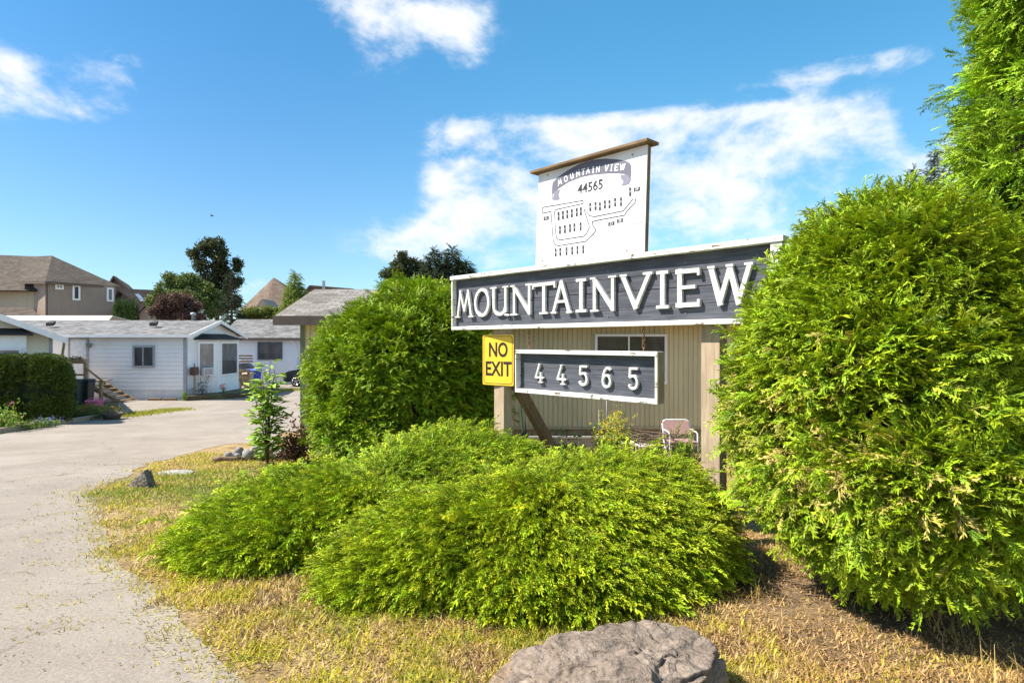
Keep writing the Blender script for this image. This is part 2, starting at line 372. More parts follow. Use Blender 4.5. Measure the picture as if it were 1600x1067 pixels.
def road_mat():
    def fn(t, bs, out):
        g = t.n('ShaderNodeNewGeometry').outputs['Position']
        n0 = t.noise(g, .7, 6, .6, .4); n1 = t.noise(g, 3.5, 7, .65, .4); n2 = t.noise(g, 55, 4, .7); n3 = t.noise(g, 240, 2, .8)
        vo = t.n('ShaderNodeTexVoronoi', i_Vector=g, i_Scale=70.); sp = t.rng(vo.outputs['Distance'], .08, .4, 1.22, .97)
        col = t.ramp(n0, [(.32, (.245, .208, .175)), (.5, (.278, .24, .202)), (.68, (.312, .274, .235))])
        col = t.mix(t.math('MULTIPLY', t.rng(n1, .55, .72), .45), col, (.37, .315, .23))
        vc = t.n('ShaderNodeTexVoronoi', feature='DISTANCE_TO_EDGE', i_Vector=t.vm('ADD', g, t.vm('MULTIPLY', t.n('ShaderNodeTexNoise', i_Vector=g, i_Scale=1.5, i_Detail=6.).outputs[1], (.9, .9, 0))), i_Scale=.35)
        crack = t.math('MULTIPLY', t.rng(vc.outputs['Distance'], .0, .008, 1, 0), t.rng(n1, .42, .6, 0, .6))
        col = t.mix(crack, col, (.10, .085, .07))
        np_ = t.noise(t.vm('ADD', g, (7, 2, 0)), 1.1, 7, .6, .5); col = t.mix(t.math('MULTIPLY', t.rng(np_, .52, .60), .28), col, (.20, .165, .145))
        f = t.math('MULTIPLY', t.math('MULTIPLY', t.rng(n2, .3, .7, .84, 1.14), t.rng(n3, .3, .7, .84, 1.16)), sp)
        t.put(bs.inputs['Base Color'], t.mix(1, col, t.n('ShaderNodeCombineColor', i_0=f, i_1=f, i_2=f), 'MULTIPLY'))
        bs.inputs['Roughness'].default_value = .9; bs.inputs['Specular IOR Level'].default_value = .2
        bump(t, bs, t.math('ADD', n2, t.math('MULTIPLY', n3, .6)), .45, .008)
    return mat('asphalt', fn)

# one terrain sheet
xs = np.concatenate([np.linspace(-900, -30, 12), np.arange(-28, 12.1, 1.0), np.linspace(16, 900, 12)])
ys = np.concatenate([[-400, -60, -10], np.arange(0, 40.1, .5), np.array([45, 60, 100, 200, 400, 900, 2000])])
XX, YY = np.meshgrid(xs, ys); V = np.stack([XX, YY, gzn(YY)], -1).reshape(-1, 3)
nx, ny = len(xs), len(ys); I = np.arange(nx * ny).reshape(ny, nx)
Fq = np.stack([I[:-1, :-1], I[:-1, 1:], I[1:, 1:], I[1:, :-1]], -1).reshape(-1, 4)
tag(np_mesh('ground', V, Fq, ground_mat(), smooth=True), kind='structure')

edge_px = [(395, 1100), (350, 1050), (305, 1000), (262, 950), (215, 900), (178, 858), (152, 810), (148, 775), (188, 745), (255, 717), (330, 699), (400, 684), (455, 672)]
edge = [Gp(*p) for p in edge_px]
EDGE = [(1.2, -6), (.2, -1), (-.55, 1.0), (-1.0, 2.0)] + [(p.x, p.y) for p in edge] + [(-4.95, 12.4), (-4.95, 60)]
def chaikin(P, it=2):
    for _ in range(it):
        Q = [P[0]]
        for a, b in zip(P[:-1], P[1:]):
            Q += [(a[0] * .75 + b[0] * .25, a[1] * .75 + b[1] * .25), (a[0] * .25 + b[0] * .75, a[1] * .25 + b[1] * .75)]
        P = Q + [P[-1]]
    return P
EDGE = chaikin(EDGE)
EY = np.array([e[1] for e in EDGE]); EX = np.array([e[0] for e in EDGE])
ORD = np.argsort(EY); EY, EX = EY[ORD], EX[ORD]
def wob(y): return .03 * np.sin(y * 5.1) + .018 * np.sin(y * 13.7 + 1) + .05 * np.sin(y * 2.3)
def edge_x(y): return np.interp(y, EY, EX) + wob(y) * np.clip(14 - y, .2, 1)
ry = np.concatenate([[-6, -3, -1], np.arange(0, 14, .06), np.arange(14, 60, 1.)])
tt = 1 - (1 - np.linspace(0, 1, 24)) ** 2.2
rows = []
for y in ry:
    ex = edge_x(y); rows.append(np.stack([-60 + (ex + 60) * tt, np.full(24, y), np.full(24, gz(y) + .006)], -1))
V = np.concatenate(rows); I = np.arange(len(ry) * 24).reshape(len(ry), 24)
Fq = np.stack([I[:-1, :-1], I[:-1, 1:], I[1:, 1:], I[1:, :-1]], -1).reshape(-1, 4)
tag(np_mesh('road', V, Fq, road_mat(), smooth=True), kind='structure')

# ------------------------------------------------------------------ FOLIAGE TOOLKIT
def frond_template(nb=9, sub=True):
    """flat cedar spray lying in xy, pointing +x, length 1"""
    V, Q, T = [], [], []
    def dia(p, d, L, wd, t0, t1, zz=0):
        p = np.array(p, float); d = np.array(d, float); s = np.array([-d[1], d[0], 0])
        b = len(V); V.extend([p, p + d * L * .5 + s * wd * .5 + [0, 0, zz], p + d * L + [0, 0, -abs(zz)], p + d * L * .5 - s * wd * .5 - [0, 0, zz]])
        T.extend([t0, (t0 + t1) / 2, t1, (t0 + t1) / 2]); Q.append([b, b + 1, b + 2, b + 3])
    dia((0, 0, 0), (1, 0, 0), 1.02, .05, 0, 1)
    for i in range(nb):
        x = .08 + .84 * i / nb; env = math.sin(math.pi * min(1, (.22 + .78 * (1 - x)))) * .5 + .12
        sd = 1 if i % 2 else -1; a = math.radians(38 + random.uniform(-6, 6)); d = (math.cos(a), sd * math.sin(a), 0)
        L = env * random.uniform(.85, 1.1); dia((x, 0, 0), d, L, .075, x * .6, x * .6 + .4, random.uniform(-.03, .03))
        if sub:
            for q, s2 in ((.35, 1), (.55, -1), (.72, 1)):
                a2 = a + s2 * math.radians(32); d2 = (math.cos(a2), sd * math.sin(a2), 0)
                dia((x + d[0] * L * q, d[1] * L * q, 0), d2, L * .42, .06, x * .6 + .2, x * .6 + .4, random.uniform(-.03, .03))
    V = np.array(V); V[:, 2] -= .18 * V[:, 0] ** 2 + .25 * np.abs(V[:, 1]) ** 1.5      # droop
    return V, np.array(Q), np.array(T)
def plume_template(nb=22, seed=1):
    """juniper plume: arching stem with short sharp twigs around it"""
    rd = random.Random(seed); V, Q, T = [], [], []
    def blade_(p, d, L, wd, t0, t1):
        s = np.cross(d, [rd.uniform(-1, 1), rd.uniform(-1, 1), rd.uniform(-1, 1)]); s /= np.linalg.norm(s) + 1e-6
        b = len(V); V.extend([p, p + d * L * .45 + s * wd * .5, p + d * L, p + d * L * .45 - s * wd * .5]); T.extend([t0, (t0 + t1) / 2, t1, (t0 + t1) / 2]); Q.append([b, b + 1, b + 2, b + 3])
    blade_(np.zeros(3), np.array([1., 0, 0]), 1.0, .035, 0, 1)
    for i in range(nb):
        x = .05 + .9 * i / nb; ph = i * 2.4 + rd.uniform(-.4, .4); a = math.radians(rd.uniform(22, 42))
        d = np.array([math.cos(a), math.sin(a) * math.cos(ph), math.sin(a) * math.sin(ph) * .8]); L = (.36 - .22 * x) * rd.uniform(.7, 1.15)
        p = np.array([x, 0, 0]); blade_(p, d, L, .05, x * .7, x * .7 + .3)
        for q in (.4, .7):
            d2 = d + np.array([rd.uniform(-.1, .3), rd.uniform(-.6, .6), rd.uniform(-.6, .6)]); d2 /= np.linalg.norm(d2)
            blade_(p + d * L * q, d2, L * .5, .045, x * .7 + .15, x * .7 + .3)
    V = np.array(V); V[:, 2] += .12 * np.sin(V[:, 0] * math.pi * .9) - .1 * V[:, 0] ** 2
    return V, np.array(Q), np.array(T)
def leafclump_template(n=7, seed=2, ln=.55, wd=.3):
    rd = np.random.default_rng(seed); V, Q, T = [], [], []
    for i in range(n):
        d = rd.normal(size=3); d[0] += .6; d /= np.linalg.norm(d); s = np.cross(d, rd.normal(size=3)); s /= np.linalg.norm(s)
        nrm = np.cross(d, s); p = rd.normal(size=3) * .28; L = ln * rd.uniform(.7, 1.2); b = len(V)
        V.extend([p, p + d * L * .45 + s * wd * .5 + nrm * .04, p + d * L - nrm * .05, p + d * L * .45 - s * wd * .5 + nrm * .04]); T.extend([0, .5, 1, .5]); Q.append([b, b + 1, b + 2, b + 3])
    return np.array(V), np.array(Q), np.array(T)
def norm(a): return a / (np.linalg.norm(a, axis=-1, keepdims=True) + 1e-9)
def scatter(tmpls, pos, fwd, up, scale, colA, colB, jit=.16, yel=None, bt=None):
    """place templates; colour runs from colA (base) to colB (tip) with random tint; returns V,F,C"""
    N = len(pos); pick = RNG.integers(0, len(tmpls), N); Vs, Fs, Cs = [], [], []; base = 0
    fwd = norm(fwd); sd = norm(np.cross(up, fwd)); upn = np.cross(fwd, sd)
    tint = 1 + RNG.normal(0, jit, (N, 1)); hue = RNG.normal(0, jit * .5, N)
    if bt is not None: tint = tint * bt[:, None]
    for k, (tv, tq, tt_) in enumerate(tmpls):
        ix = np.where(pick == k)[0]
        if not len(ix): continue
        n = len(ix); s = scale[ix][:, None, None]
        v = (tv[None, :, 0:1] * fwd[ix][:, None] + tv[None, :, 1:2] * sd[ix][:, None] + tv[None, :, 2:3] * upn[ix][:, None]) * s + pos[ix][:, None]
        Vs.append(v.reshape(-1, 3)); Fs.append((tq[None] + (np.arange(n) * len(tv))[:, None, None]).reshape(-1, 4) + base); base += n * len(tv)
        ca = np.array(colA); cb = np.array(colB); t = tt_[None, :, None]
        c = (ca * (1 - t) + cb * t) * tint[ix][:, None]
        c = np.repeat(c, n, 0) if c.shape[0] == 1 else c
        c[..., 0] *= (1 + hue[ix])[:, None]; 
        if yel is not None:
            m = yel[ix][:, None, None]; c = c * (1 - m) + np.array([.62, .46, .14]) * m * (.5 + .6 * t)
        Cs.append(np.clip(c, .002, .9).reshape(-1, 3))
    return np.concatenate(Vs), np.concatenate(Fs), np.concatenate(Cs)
def blob_points(blobs, n, zmin=-9, rmin=.86, rmax=1.0, noise=.0, below=-.9):
    """points on the outside of a union of ellipsoids (cx,cy,cz,rx,ry,rz)"""
    B = np.array(blobs); area = np.array([(b[3] * b[4] + b[3] * b[5] + b[4] * b[5]) for b in B]); P, Nn = [], []
    tot = 0
    while tot < n:
        m = n * 2; k = RNG.choice(len(B), m, p=area / area.sum()); u = norm(RNG.normal(size=(m, 3))); b = B[k]
        r = RNG.uniform(rmin, rmax, (m, 1)) * (1 + noise * np.sin(u[:, :1] * 7 + u[:, 1:2] * 5 + k[:, None]) * np.cos(u[:, 2:] * 6 + k[:, None] * 2) )
        p = b[:, :3] + u * b[:, 3:] * r; nr = norm(u / b[:, 3:]); ok = (p[:, 2] > zmin) & (u[:, 2] > below)
        for j in range(len(B)):
            q = (p - B[j, :3]) / B[j, 3:]; ok &= (k == j) | ((q ** 2).sum(1) > .8)
        P.append(p[ok]); Nn.append(nr[ok]); tot += ok.sum()
    return np.concatenate(P)[:n], np.concatenate(Nn)[:n]
def cores(blobs, sc, m, parent, name='dark_core', col=(.022, .022, .010), zmin=None):  # near-black solid core; its colour paints the deep shade between sprays
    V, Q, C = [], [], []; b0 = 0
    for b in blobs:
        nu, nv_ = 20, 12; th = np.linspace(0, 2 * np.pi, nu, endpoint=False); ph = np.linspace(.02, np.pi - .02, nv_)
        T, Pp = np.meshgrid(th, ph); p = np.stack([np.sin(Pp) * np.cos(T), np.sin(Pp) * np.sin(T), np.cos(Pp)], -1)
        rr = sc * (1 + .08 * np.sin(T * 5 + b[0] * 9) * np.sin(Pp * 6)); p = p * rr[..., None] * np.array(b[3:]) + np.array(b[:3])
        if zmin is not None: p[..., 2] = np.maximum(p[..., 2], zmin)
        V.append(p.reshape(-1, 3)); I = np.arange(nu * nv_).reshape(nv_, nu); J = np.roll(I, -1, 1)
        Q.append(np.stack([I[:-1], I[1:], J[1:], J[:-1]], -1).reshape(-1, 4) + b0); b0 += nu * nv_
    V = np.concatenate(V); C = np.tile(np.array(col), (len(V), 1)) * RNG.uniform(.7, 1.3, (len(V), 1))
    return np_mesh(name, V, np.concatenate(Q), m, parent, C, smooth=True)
FR = [frond_template(9), frond_template(8), frond_template(10)]
PL = [plume_template(16, i) for i in range(4)]
LC = [leafclump_template(7, i) for i in range(4)]

def cedar_bush(name, label, blobs, n_bough, per, size, ca, cb, center, yellow=None, zmin=-.1, group=None, lift=.25, cat='bush', core=.8):
    r = root(name, center, 0, label, cat, group)
    P, Nn = blob_points(blobs, n_bough // 4, zmin, .82, .95, .03); P = P + Nn * RNG.normal(0, .030, (len(P), 1)); per *= 4
    bd = norm(Nn + RNG.normal(0, .38, P.shape) + np.array([0, 0, lift])); bup = norm(Nn * .35 + np.array([0, 0, .75]) + RNG.normal(0, .35, P.shape)); btn = 1 + RNG.normal(0, .16, len(P)); bts = []
    # every bough is a fan of sprays reaching outward and upward
    pos, fw, up, sc, yl = [], [], [], [], []
    for i in range(per):
        t_ = RNG.uniform(-1.0, .32, (len(P), 1)); off = RNG.normal(0, size * .52, P.shape); p = P + off * (1 - .35 * t_) + bd * t_ * size * 1.1
        d = bd + off / size * .55 + RNG.normal(0, .22, P.shape); side = norm(np.cross(Nn, [0, 0, 1.]) + 1e-3)
        u = norm(bup + RNG.normal(0, .28, P.shape)); bts.append(btn)
        pos.append(p); fw.append(d); up.append(u); sc.append(RNG.uniform(.65, 1.25, len(P)) * size)
        if yellow: yl.append(yellow(p))
    pos, fw, up, sc = map(np.concatenate, (pos, fw, up, sc)); keep = pos[:, 2] > zmin
    yl = np.concatenate(yl)[keep] if yellow else None
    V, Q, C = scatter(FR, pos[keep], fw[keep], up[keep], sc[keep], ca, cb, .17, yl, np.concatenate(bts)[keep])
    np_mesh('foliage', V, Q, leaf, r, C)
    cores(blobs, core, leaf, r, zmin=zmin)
    b = MB()
    for k in range(5):
        a = k * 1.3; bz = gz(center[1])
        b.tube([(center[0] + .05 * math.cos(a), center[1] + .05 * math.sin(a), bz - .05), (center[0] + .15 * math.cos(a), center[1] + .15 * math.sin(a), bz + .4), (center[0] + .35 * math.cos(a), center[1] + .3 * math.sin(a), bz + 1.2)], [.05, .04, .02], 7)
    b.build('trunk', bark, r, True)
    return r

def juniper(name, label, blobs, n, size, ca, cb, center):
    r = root(name, center, 0, label, 'juniper bush', 'spreading junipers')
    c = np.array(center)
    P, Nn = blob_points(blobs, n // 9, gz(center[1]) - .02, .84, .98, .07, -.35)
    pos, fw, up, sc = [], [], [], []
    rad = P - c; rad[:, 2] = 0; rad = norm(rad)
    lump = np.sin(P[:, 0] * 9.3 + P[:, 1] * 5) * np.sin(P[:, 1] * 8.1 - P[:, 0] * 3 + 1) + .7 * np.sin(P[:, 0] * 17 + 2) * np.sin(P[:, 1] * 15 + P[:, 2] * 12)
    P = P + Nn * (lump * .032 + RNG.normal(0, .012, len(P)))[:, None]; btn = 1 + RNG.normal(0, .17, len(P)); bts = []; bl = RNG.normal(0, .24, P.shape)
    lean = RNG.normal(0, .34, P.shape)
    for i in range(9):
        off = RNG.normal(0, size * .5, P.shape); bts.append(btn); p = P + off - Nn * RNG.uniform(.1, 1.0, (len(P), 1)) * size
        d = rad * .9 + Nn * .34 + bl + off / size * .22 + RNG.normal(0, .22, P.shape) + np.array([0, 0, .0])
        pos.append(p); fw.append(d); up.append(np.tile([0, 0, 1.], (len(P), 1)) + RNG.normal(0, .2, P.shape)); sc.append(RNG.uniform(.5, 1.3, len(P)) * size * np.where(RNG.random(len(P)) < .06, RNG.uniform(1.3, 2.1, len(P)), 1))
    pos, fw, up, sc = map(np.concatenate, (pos, fw, up, sc)); k = pos[:, 2] > gzn(pos[:, 1]) + .01
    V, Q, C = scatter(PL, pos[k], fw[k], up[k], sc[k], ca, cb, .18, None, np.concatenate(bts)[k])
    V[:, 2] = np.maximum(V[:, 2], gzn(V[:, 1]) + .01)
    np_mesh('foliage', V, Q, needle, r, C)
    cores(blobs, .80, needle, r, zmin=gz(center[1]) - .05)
    b = MB(); z0 = gz(center[1])
    for j in range(14):
        a = j * .449 * 3 + .2; L = .55 + .25 * (j % 3)
        b.tube([c + (0, 0, -.05), c + (L * .4 * math.cos(a), L * .4 * math.sin(a), .12), c + (L * .75 * math.cos(a), L * .6 * math.sin(a), .2)], [.03, .022, .01], 6)
    b.build('branches', bark, r, True)
    return r

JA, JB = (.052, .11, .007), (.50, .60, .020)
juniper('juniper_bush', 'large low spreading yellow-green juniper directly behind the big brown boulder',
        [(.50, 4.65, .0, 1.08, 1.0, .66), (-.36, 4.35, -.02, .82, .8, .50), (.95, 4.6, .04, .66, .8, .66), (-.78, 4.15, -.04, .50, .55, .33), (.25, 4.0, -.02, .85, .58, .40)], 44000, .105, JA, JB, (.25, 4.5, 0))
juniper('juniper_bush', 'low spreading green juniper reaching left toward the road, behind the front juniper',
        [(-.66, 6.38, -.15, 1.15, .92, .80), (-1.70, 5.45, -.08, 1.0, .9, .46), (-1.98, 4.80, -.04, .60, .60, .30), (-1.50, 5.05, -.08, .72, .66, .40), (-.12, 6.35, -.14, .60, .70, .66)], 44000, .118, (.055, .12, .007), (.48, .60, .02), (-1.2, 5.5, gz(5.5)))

def yel_right(p):
    q = ((p[:, 0] - 1.70) / .40) ** 2 + ((p[:, 2] - 1.0) / .42) ** 2
    return (RNG.random(len(p)) < np.exp(-q) * .30) * RNG.uniform(.35, .9, len(p)) * (p[:, 1] < 4.2)
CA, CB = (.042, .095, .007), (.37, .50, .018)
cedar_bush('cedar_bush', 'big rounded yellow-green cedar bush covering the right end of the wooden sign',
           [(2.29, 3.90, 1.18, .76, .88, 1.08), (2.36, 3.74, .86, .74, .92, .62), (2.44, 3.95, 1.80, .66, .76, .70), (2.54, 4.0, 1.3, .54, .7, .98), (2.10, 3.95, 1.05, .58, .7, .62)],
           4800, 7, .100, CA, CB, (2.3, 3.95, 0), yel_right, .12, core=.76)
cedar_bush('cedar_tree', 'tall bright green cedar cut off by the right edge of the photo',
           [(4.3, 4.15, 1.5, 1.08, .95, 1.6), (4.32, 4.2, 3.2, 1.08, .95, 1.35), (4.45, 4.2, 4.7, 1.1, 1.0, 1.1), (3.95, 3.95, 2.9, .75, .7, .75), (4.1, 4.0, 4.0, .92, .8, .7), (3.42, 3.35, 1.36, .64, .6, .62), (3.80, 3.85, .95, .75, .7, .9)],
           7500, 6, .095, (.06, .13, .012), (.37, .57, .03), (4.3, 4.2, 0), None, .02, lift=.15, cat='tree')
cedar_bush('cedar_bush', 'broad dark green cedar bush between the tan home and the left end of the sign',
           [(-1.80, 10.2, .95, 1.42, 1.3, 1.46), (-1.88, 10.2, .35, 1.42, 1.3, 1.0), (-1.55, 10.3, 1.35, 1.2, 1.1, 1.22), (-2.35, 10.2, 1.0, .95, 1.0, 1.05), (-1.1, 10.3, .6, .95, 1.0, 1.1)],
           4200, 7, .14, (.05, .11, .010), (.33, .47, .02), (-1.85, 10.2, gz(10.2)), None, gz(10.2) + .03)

# ------------------------------------------------------------------ trees
def crown(name, P, size, ca, cb, parent, m=leaf_far, tm=None, jit=.22):
    N = len(P); d = RNG.normal(size=(N, 3)); V, Q, C = scatter(tm or LC, P, d, RNG.normal(size=(N, 3)), RNG.uniform(.6, 1.3, N) * size, ca, cb, jit)
    return np_mesh(name, V, Q, m, parent, C)
def tree(name, label, px, d, blobs, n, size, ca, cb, top=None, group=None, cat='tree', sparse=.0):
    """blobs: (px,py,rx_px,ry_px) seen at distance d, given real depth"""
    zb = gz(d); base = Vector((Xd(px, d), d, zb)); r = root(name, base, 0, label, cat, group)
    B = [(Xd(b[0], d), d + random.uniform(-.3, .3) * b[2] / F * d, Zd(b[1], d), b[2] / F * d, b[2] / F * d, b[3] / F * d) for b in blobs]
    SB = []
    for q in B:
        for j in range(9):
            u = Vector((random.gauss(0, 1), random.gauss(0, 1), random.gauss(0, 1))).normalized() * random.uniform(.35, .85); f = random.uniform(.28, .52)
            SB.append((q[0] + u.x * q[3], q[1] + u.y * q[4], q[2] + u.z * q[5], q[3] * f, q[4] * f, q[5] * f * .9))
    P, Nn = blob_points(SB, int(n * .85), -9, .6, 1.05, .15, -1)
    Bn = np.array(SB); B2 = B; B = SB; k = RNG.integers(0, len(B), n - int(n * .85)); u = norm(RNG.normal(size=(len(k), 3))) * RNG.uniform(.1, .9, (len(k), 1)); P2 = Bn[k, :3] + u * Bn[k, 3:]
    A = np.concatenate([P, P2])
    # clump: snap towards random cluster centres to open gaps
    cc = A[RNG.integers(0, len(A), max(30, n // 22))]; dist = ((A[:, None] - cc[None]) ** 2).sum(-1); j = dist.argmin(1)
    A = A + (cc[j] - A) * .35; B = B2
    crown('crown', A, size, ca, cb, r)
    b = MB(); topz = max(x[2] for x in B); b.tube([base - Vector((0, 0, .2)), base + Vector((.05, 0, (topz - zb) * .5)), Vector((base.x + .1, base.y, topz))], [.22, .15, .05], 8)
    for x in B: b.tube([Vector((base.x, base.y, zb + (x[2] - zb) * .55)), Vector(((base.x + x[0]) / 2, (base.y + x[1]) / 2, x[2] - x[5] * .5)), Vector(x[:3])], [.09, .06, .03], 6)
    b.build('trunk', bark, r, True)
    return r
def conifer(name, label, px, d, ytop, ybase_px, halfw_px, ca, cb, n=2600, group=None, droop=.25, tiers=16, dense=1.0):
    zt = Zd(ytop, d); zb0 = Zd(ybase_px, d); zb = gz(d); R = halfw_px / F * d; base = Vector((Xd(px, d), d, zb)); r = root(name, base, 0, label, 'tree', group)
    b = MB(); b.tube([base, Vector((base.x, base.y, zt))], [.2, .02], 7); P, Fw = [], []
    for i in range(tiers):
        t = (i + .5) / tiers; z = zt - (zt - zb0) * t; rr = R * (t ** .85) * random.uniform(.8, 1.1); k = 6 + int(5 * t)
        for q in range(k):
            a = q * 2 * math.pi / k + random.uniform(-.3, .3) + i; L = rr * random.uniform(.65, 1.1); e = Vector((base.x + L * math.cos(a), base.y + L * math.sin(a), z - droop * L + random.uniform(-.1, .1)))
            s0 = Vector((base.x, base.y, z)); b.tube([s0, e], [.035, .01], 4)
            m = max(3, int(L * 9 * dense))
            for u in np.linspace(.2, 1, m): P.append(s0.lerp(e, u) + Vector((random.gauss(0, .06), random.gauss(0, .06), random.gauss(0, .04)))); Fw.append((math.cos(a), math.sin(a), -.15))
    # leader
    for u in np.linspace(0, 1, 10): P.append(Vector((base.x, base.y, zt - u * .8))); Fw.append((random.uniform(-.5, .5), random.uniform(-.5, .5), 1))
    P = np.array([tuple(p) for p in P]); Fw = np.array(Fw) + RNG.normal(0, .35, P.shape); N = len(P)
    V, Q, C = scatter(PL, P, Fw, np.tile([0, 0, 1.], (N, 1)), RNG.uniform(.7, 1.3, N) * max(.42, R * .28), ca, cb, .2)
    np_mesh('crown', V, Q, leaf_far, r, C); b.build('trunk', bark, r)
    return r

tree('dark_tree', 'tall dark broadleaf tree rising highest above the white mobile home roof', 338, 50,
     [(330, 385, 22, 20), (345, 402, 22, 20), (312, 402, 10, 12), (335, 425, 28, 24), (330, 455, 26, 26), (372, 412, 9, 13), (366, 440, 12, 12), (350, 470, 26, 26), (298, 397, 8, 6)], 3600, .34, (.03, .042, .02), (.085, .10, .04))
tree('green_tree', 'mid-green leafy tree left of the tall dark tree', 285, 47, [(268, 452, 28, 24), (300, 448, 26, 26), (325, 470, 22, 28), (250, 475, 20, 20), (285, 475, 30, 22)], 4600, .30, (.06, .10, .03), (.20, .27, .08))
tree('purple_tree', 'purple-leaved tree just behind the white mobile home roof', 283, 43, [(282, 478, 32, 24), (262, 490, 20, 16), (300, 490, 22, 18)], 3600, .26, (.055, .03, .027), (.20, .12, .10))
conifer('drooping_conifer', 'sparse dark conifer right of the tall dark tree', 362, 46, 425, 512, 26, (.018, .03, .018), (.05, .08, .04), dense=.8)
tree('green_shrub', 'olive green shrub below the brown hip roof behind the homes', 410, 48, [(395, 492, 22, 12), (425, 488, 22, 12), (450, 492, 22, 10)], 2200, .28, (.07, .10, .02), (.24, .30, .06), cat='shrub')
conifer('small_conifer', 'bright green pointed conifer right of the brown hip roof', 461, 44, 428, 500, 24, (.09, .15, .03), (.30, .38, .06), droop=-.2, dense=2.6)
tree('rounded_tree', 'dark rounded tree beyond the cedar bush, left of the distant spruces', 628, 62, [(628, 412, 24, 19), (618, 432, 26, 18), (648, 426, 24, 22), (632, 455, 40, 28), (668, 440, 24, 22)], 4600, .38, (.03, .045, .02), (.10, .13, .05))
for i, (px, yt, hw) in enumerate([(678, 392, 40), (706, 390, 44), (728, 410, 40)]):
    conifer('spruce', ['dark spruce next to the rounded tree, leftmost of the three behind the sign', 'dark spruce in the middle of the three behind the left end of the sign', 'shorter dark spruce nearest the left corner of the sign'][i], px, 60 + i, yt, 470, hw, (.02, .035, .02), (.075, .10, .05), group='spruces behind the sign', dense=1.8)
conifer('fir_tree', 'blue-green fir tip showing above the big right cedar bush', 1460, 42, 238, 330, 34, (.02, .045, .035), (.07, .12, .085), tiers=20)
conifer('fir_tree', 'short fir tip just left of the blue-green fir above the right cedar bush', 1428, 43, 264, 330, 18, (.02, .045, .03), (.06, .11, .07), tiers=12)
for i, (px, yt) in enumerate([(184, 470), (197, 468), (209, 470)]):
    d = 47; r = root('thuja', (Xd(px, d), d, gz(d)), 0, ['column-shaped thuja nearest the two-storey taupe house', 'middle column-shaped thuja of the three beside the taupe house', 'column-shaped thuja nearest the pink-beige garage gable'][i], 'tree', 'thujas beside the taupe house')
    R = .27; zt = Zd(yt, d); zb = gz(d)
    P, Nn = blob_points([(Xd(px, d), d, (zt + zb) / 2, R, R, (zt - zb) / 2)], 1100, zb, .8, 1.0, .05, -1)
    V, Q, C = scatter(FR, P, Nn + np.array([0, 0, .8]), Nn + RNG.normal(0, .3, P.shape), np.full(len(P), .22), (.02, .05, .012), (.07, .14, .03)); np_mesh('crown', V, Q, leaf_far, r, C)
    b = MB(); b.tube([(Xd(px, d), d, zb), (Xd(px, d), d, zt - .4)], [.06, .02], 6); b.build('trunk', bark, r)

# ------------------------------------------------------------------ BUILDINGS
def lap(m, A, B, z0, z1, n, course=.2, dp=.03, top=None):
    """lap siding between plan points A,B, facing n; top(s) gives the roof line height at s in 0..1"""
    A, B, n = Vector((*A, 0)), Vector((*B, 0)), Vector((*n, 0)).normalized()
    z = z0; zt = z1 if top is None else max(top(s) for s in np.linspace(0, 1, 41))
    while z < zt - 1e-4:
        zz = min(z + course, zt)
        def rg(q):
            if top is None or q <= z1: return 0, 1
            ss = [s for s in np.linspace(0, 1, 201) if top(s) >= q - 1e-6]
            return (ss[0], ss[-1]) if ss else (.5, .5)
        a0, b0 = rg(z); a1, b1 = rg(zz)
        P = lambda s, q, o: (A + (B - A) * s + n * o + Vector((0, 0, q)))
        zl = z - .02 if z > z0 else z
        m.poly([P(a0, zl, dp), P(b0, zl, dp), P(b1, zz, .001), P(a1, zz, .001)])
        m.poly([P(a0, zl, dp - .006), P(a0, zl, dp), P(b0, zl, dp), P(b0, zl, dp - .006)])
        z = zz
def slab(m, pts, th=.12):
    """roof plane with uv in metres (eave edge first) and thickness downwards"""
    pts = [Vector(p) for p in pts]; u = (pts[1] - pts[0]).normalized(); nrm = (pts[1] - pts[0]).cross(pts[-1] - pts[0]).normalized()
    if nrm.z < 0: nrm = -nrm
    v = nrm.cross(u)
    if v.z < 0: v = -v
    uv = [((p - pts[0]).dot(u) + 20, (p - pts[0]).dot(v) + 20) for p in pts]
    n = len(pts); lo = [p - Vector((0, 0, th)) for p in pts]
    m.add(pts + lo, [list(range(n)), list(range(2 * n - 1, n - 1, -1))] + [(i, (i + 1) % n, n + (i + 1) % n, n + i) for i in range(n)], [uv, uv[::-1]] + [[(0, 0)] * 4] * n)
def window(par, A, B, z0, z1, n, fm=trim_white, gm=glass, mull=(.5,), fw=.07, pr=.05, label=None, sill=True):
    """framed window between plan points; glass is set behind the frame"""
    A, B, n = Vector((*A, 0)), Vector((*B, 0)), Vector((*n, 0)).normalized(); u = (B - A).normalized(); W = (B - A).length
    m = MB(); P = lambda s, z, o: A + u * s + n * (o + .028) + Vector((0, 0, z)); Z = Vector((0, 0, 1))
    def bar(s0, s1, q0, q1, o0, o1): m.box(P((s0 + s1) / 2, (q0 + q1) / 2, (o0 + o1) / 2), u * (s1 - s0), n * (o1 - o0), Z * (q1 - q0))
    bar(0, fw, z0, z1, -.02, pr); bar(W - fw, W, z0, z1, 0, pr); bar(fw, W - fw, z1 - fw, z1, 0, pr); bar(fw, W - fw, z0, z0 + fw, 0, pr + .015)
    for q in mull: bar(W * q - fw * .3, W * q + fw * .3, z0 + fw, z1 - fw, .02, pr - .005)
    w_ = m.build('window', fm, par)
    g = MB(); g.box(P(W / 2, (z0 + z1) / 2, .024), u * (W - 2 * fw), n * .008, Z * (z1 - z0 - 2 * fw)); g.build('pane', gm, w_)
    return w_
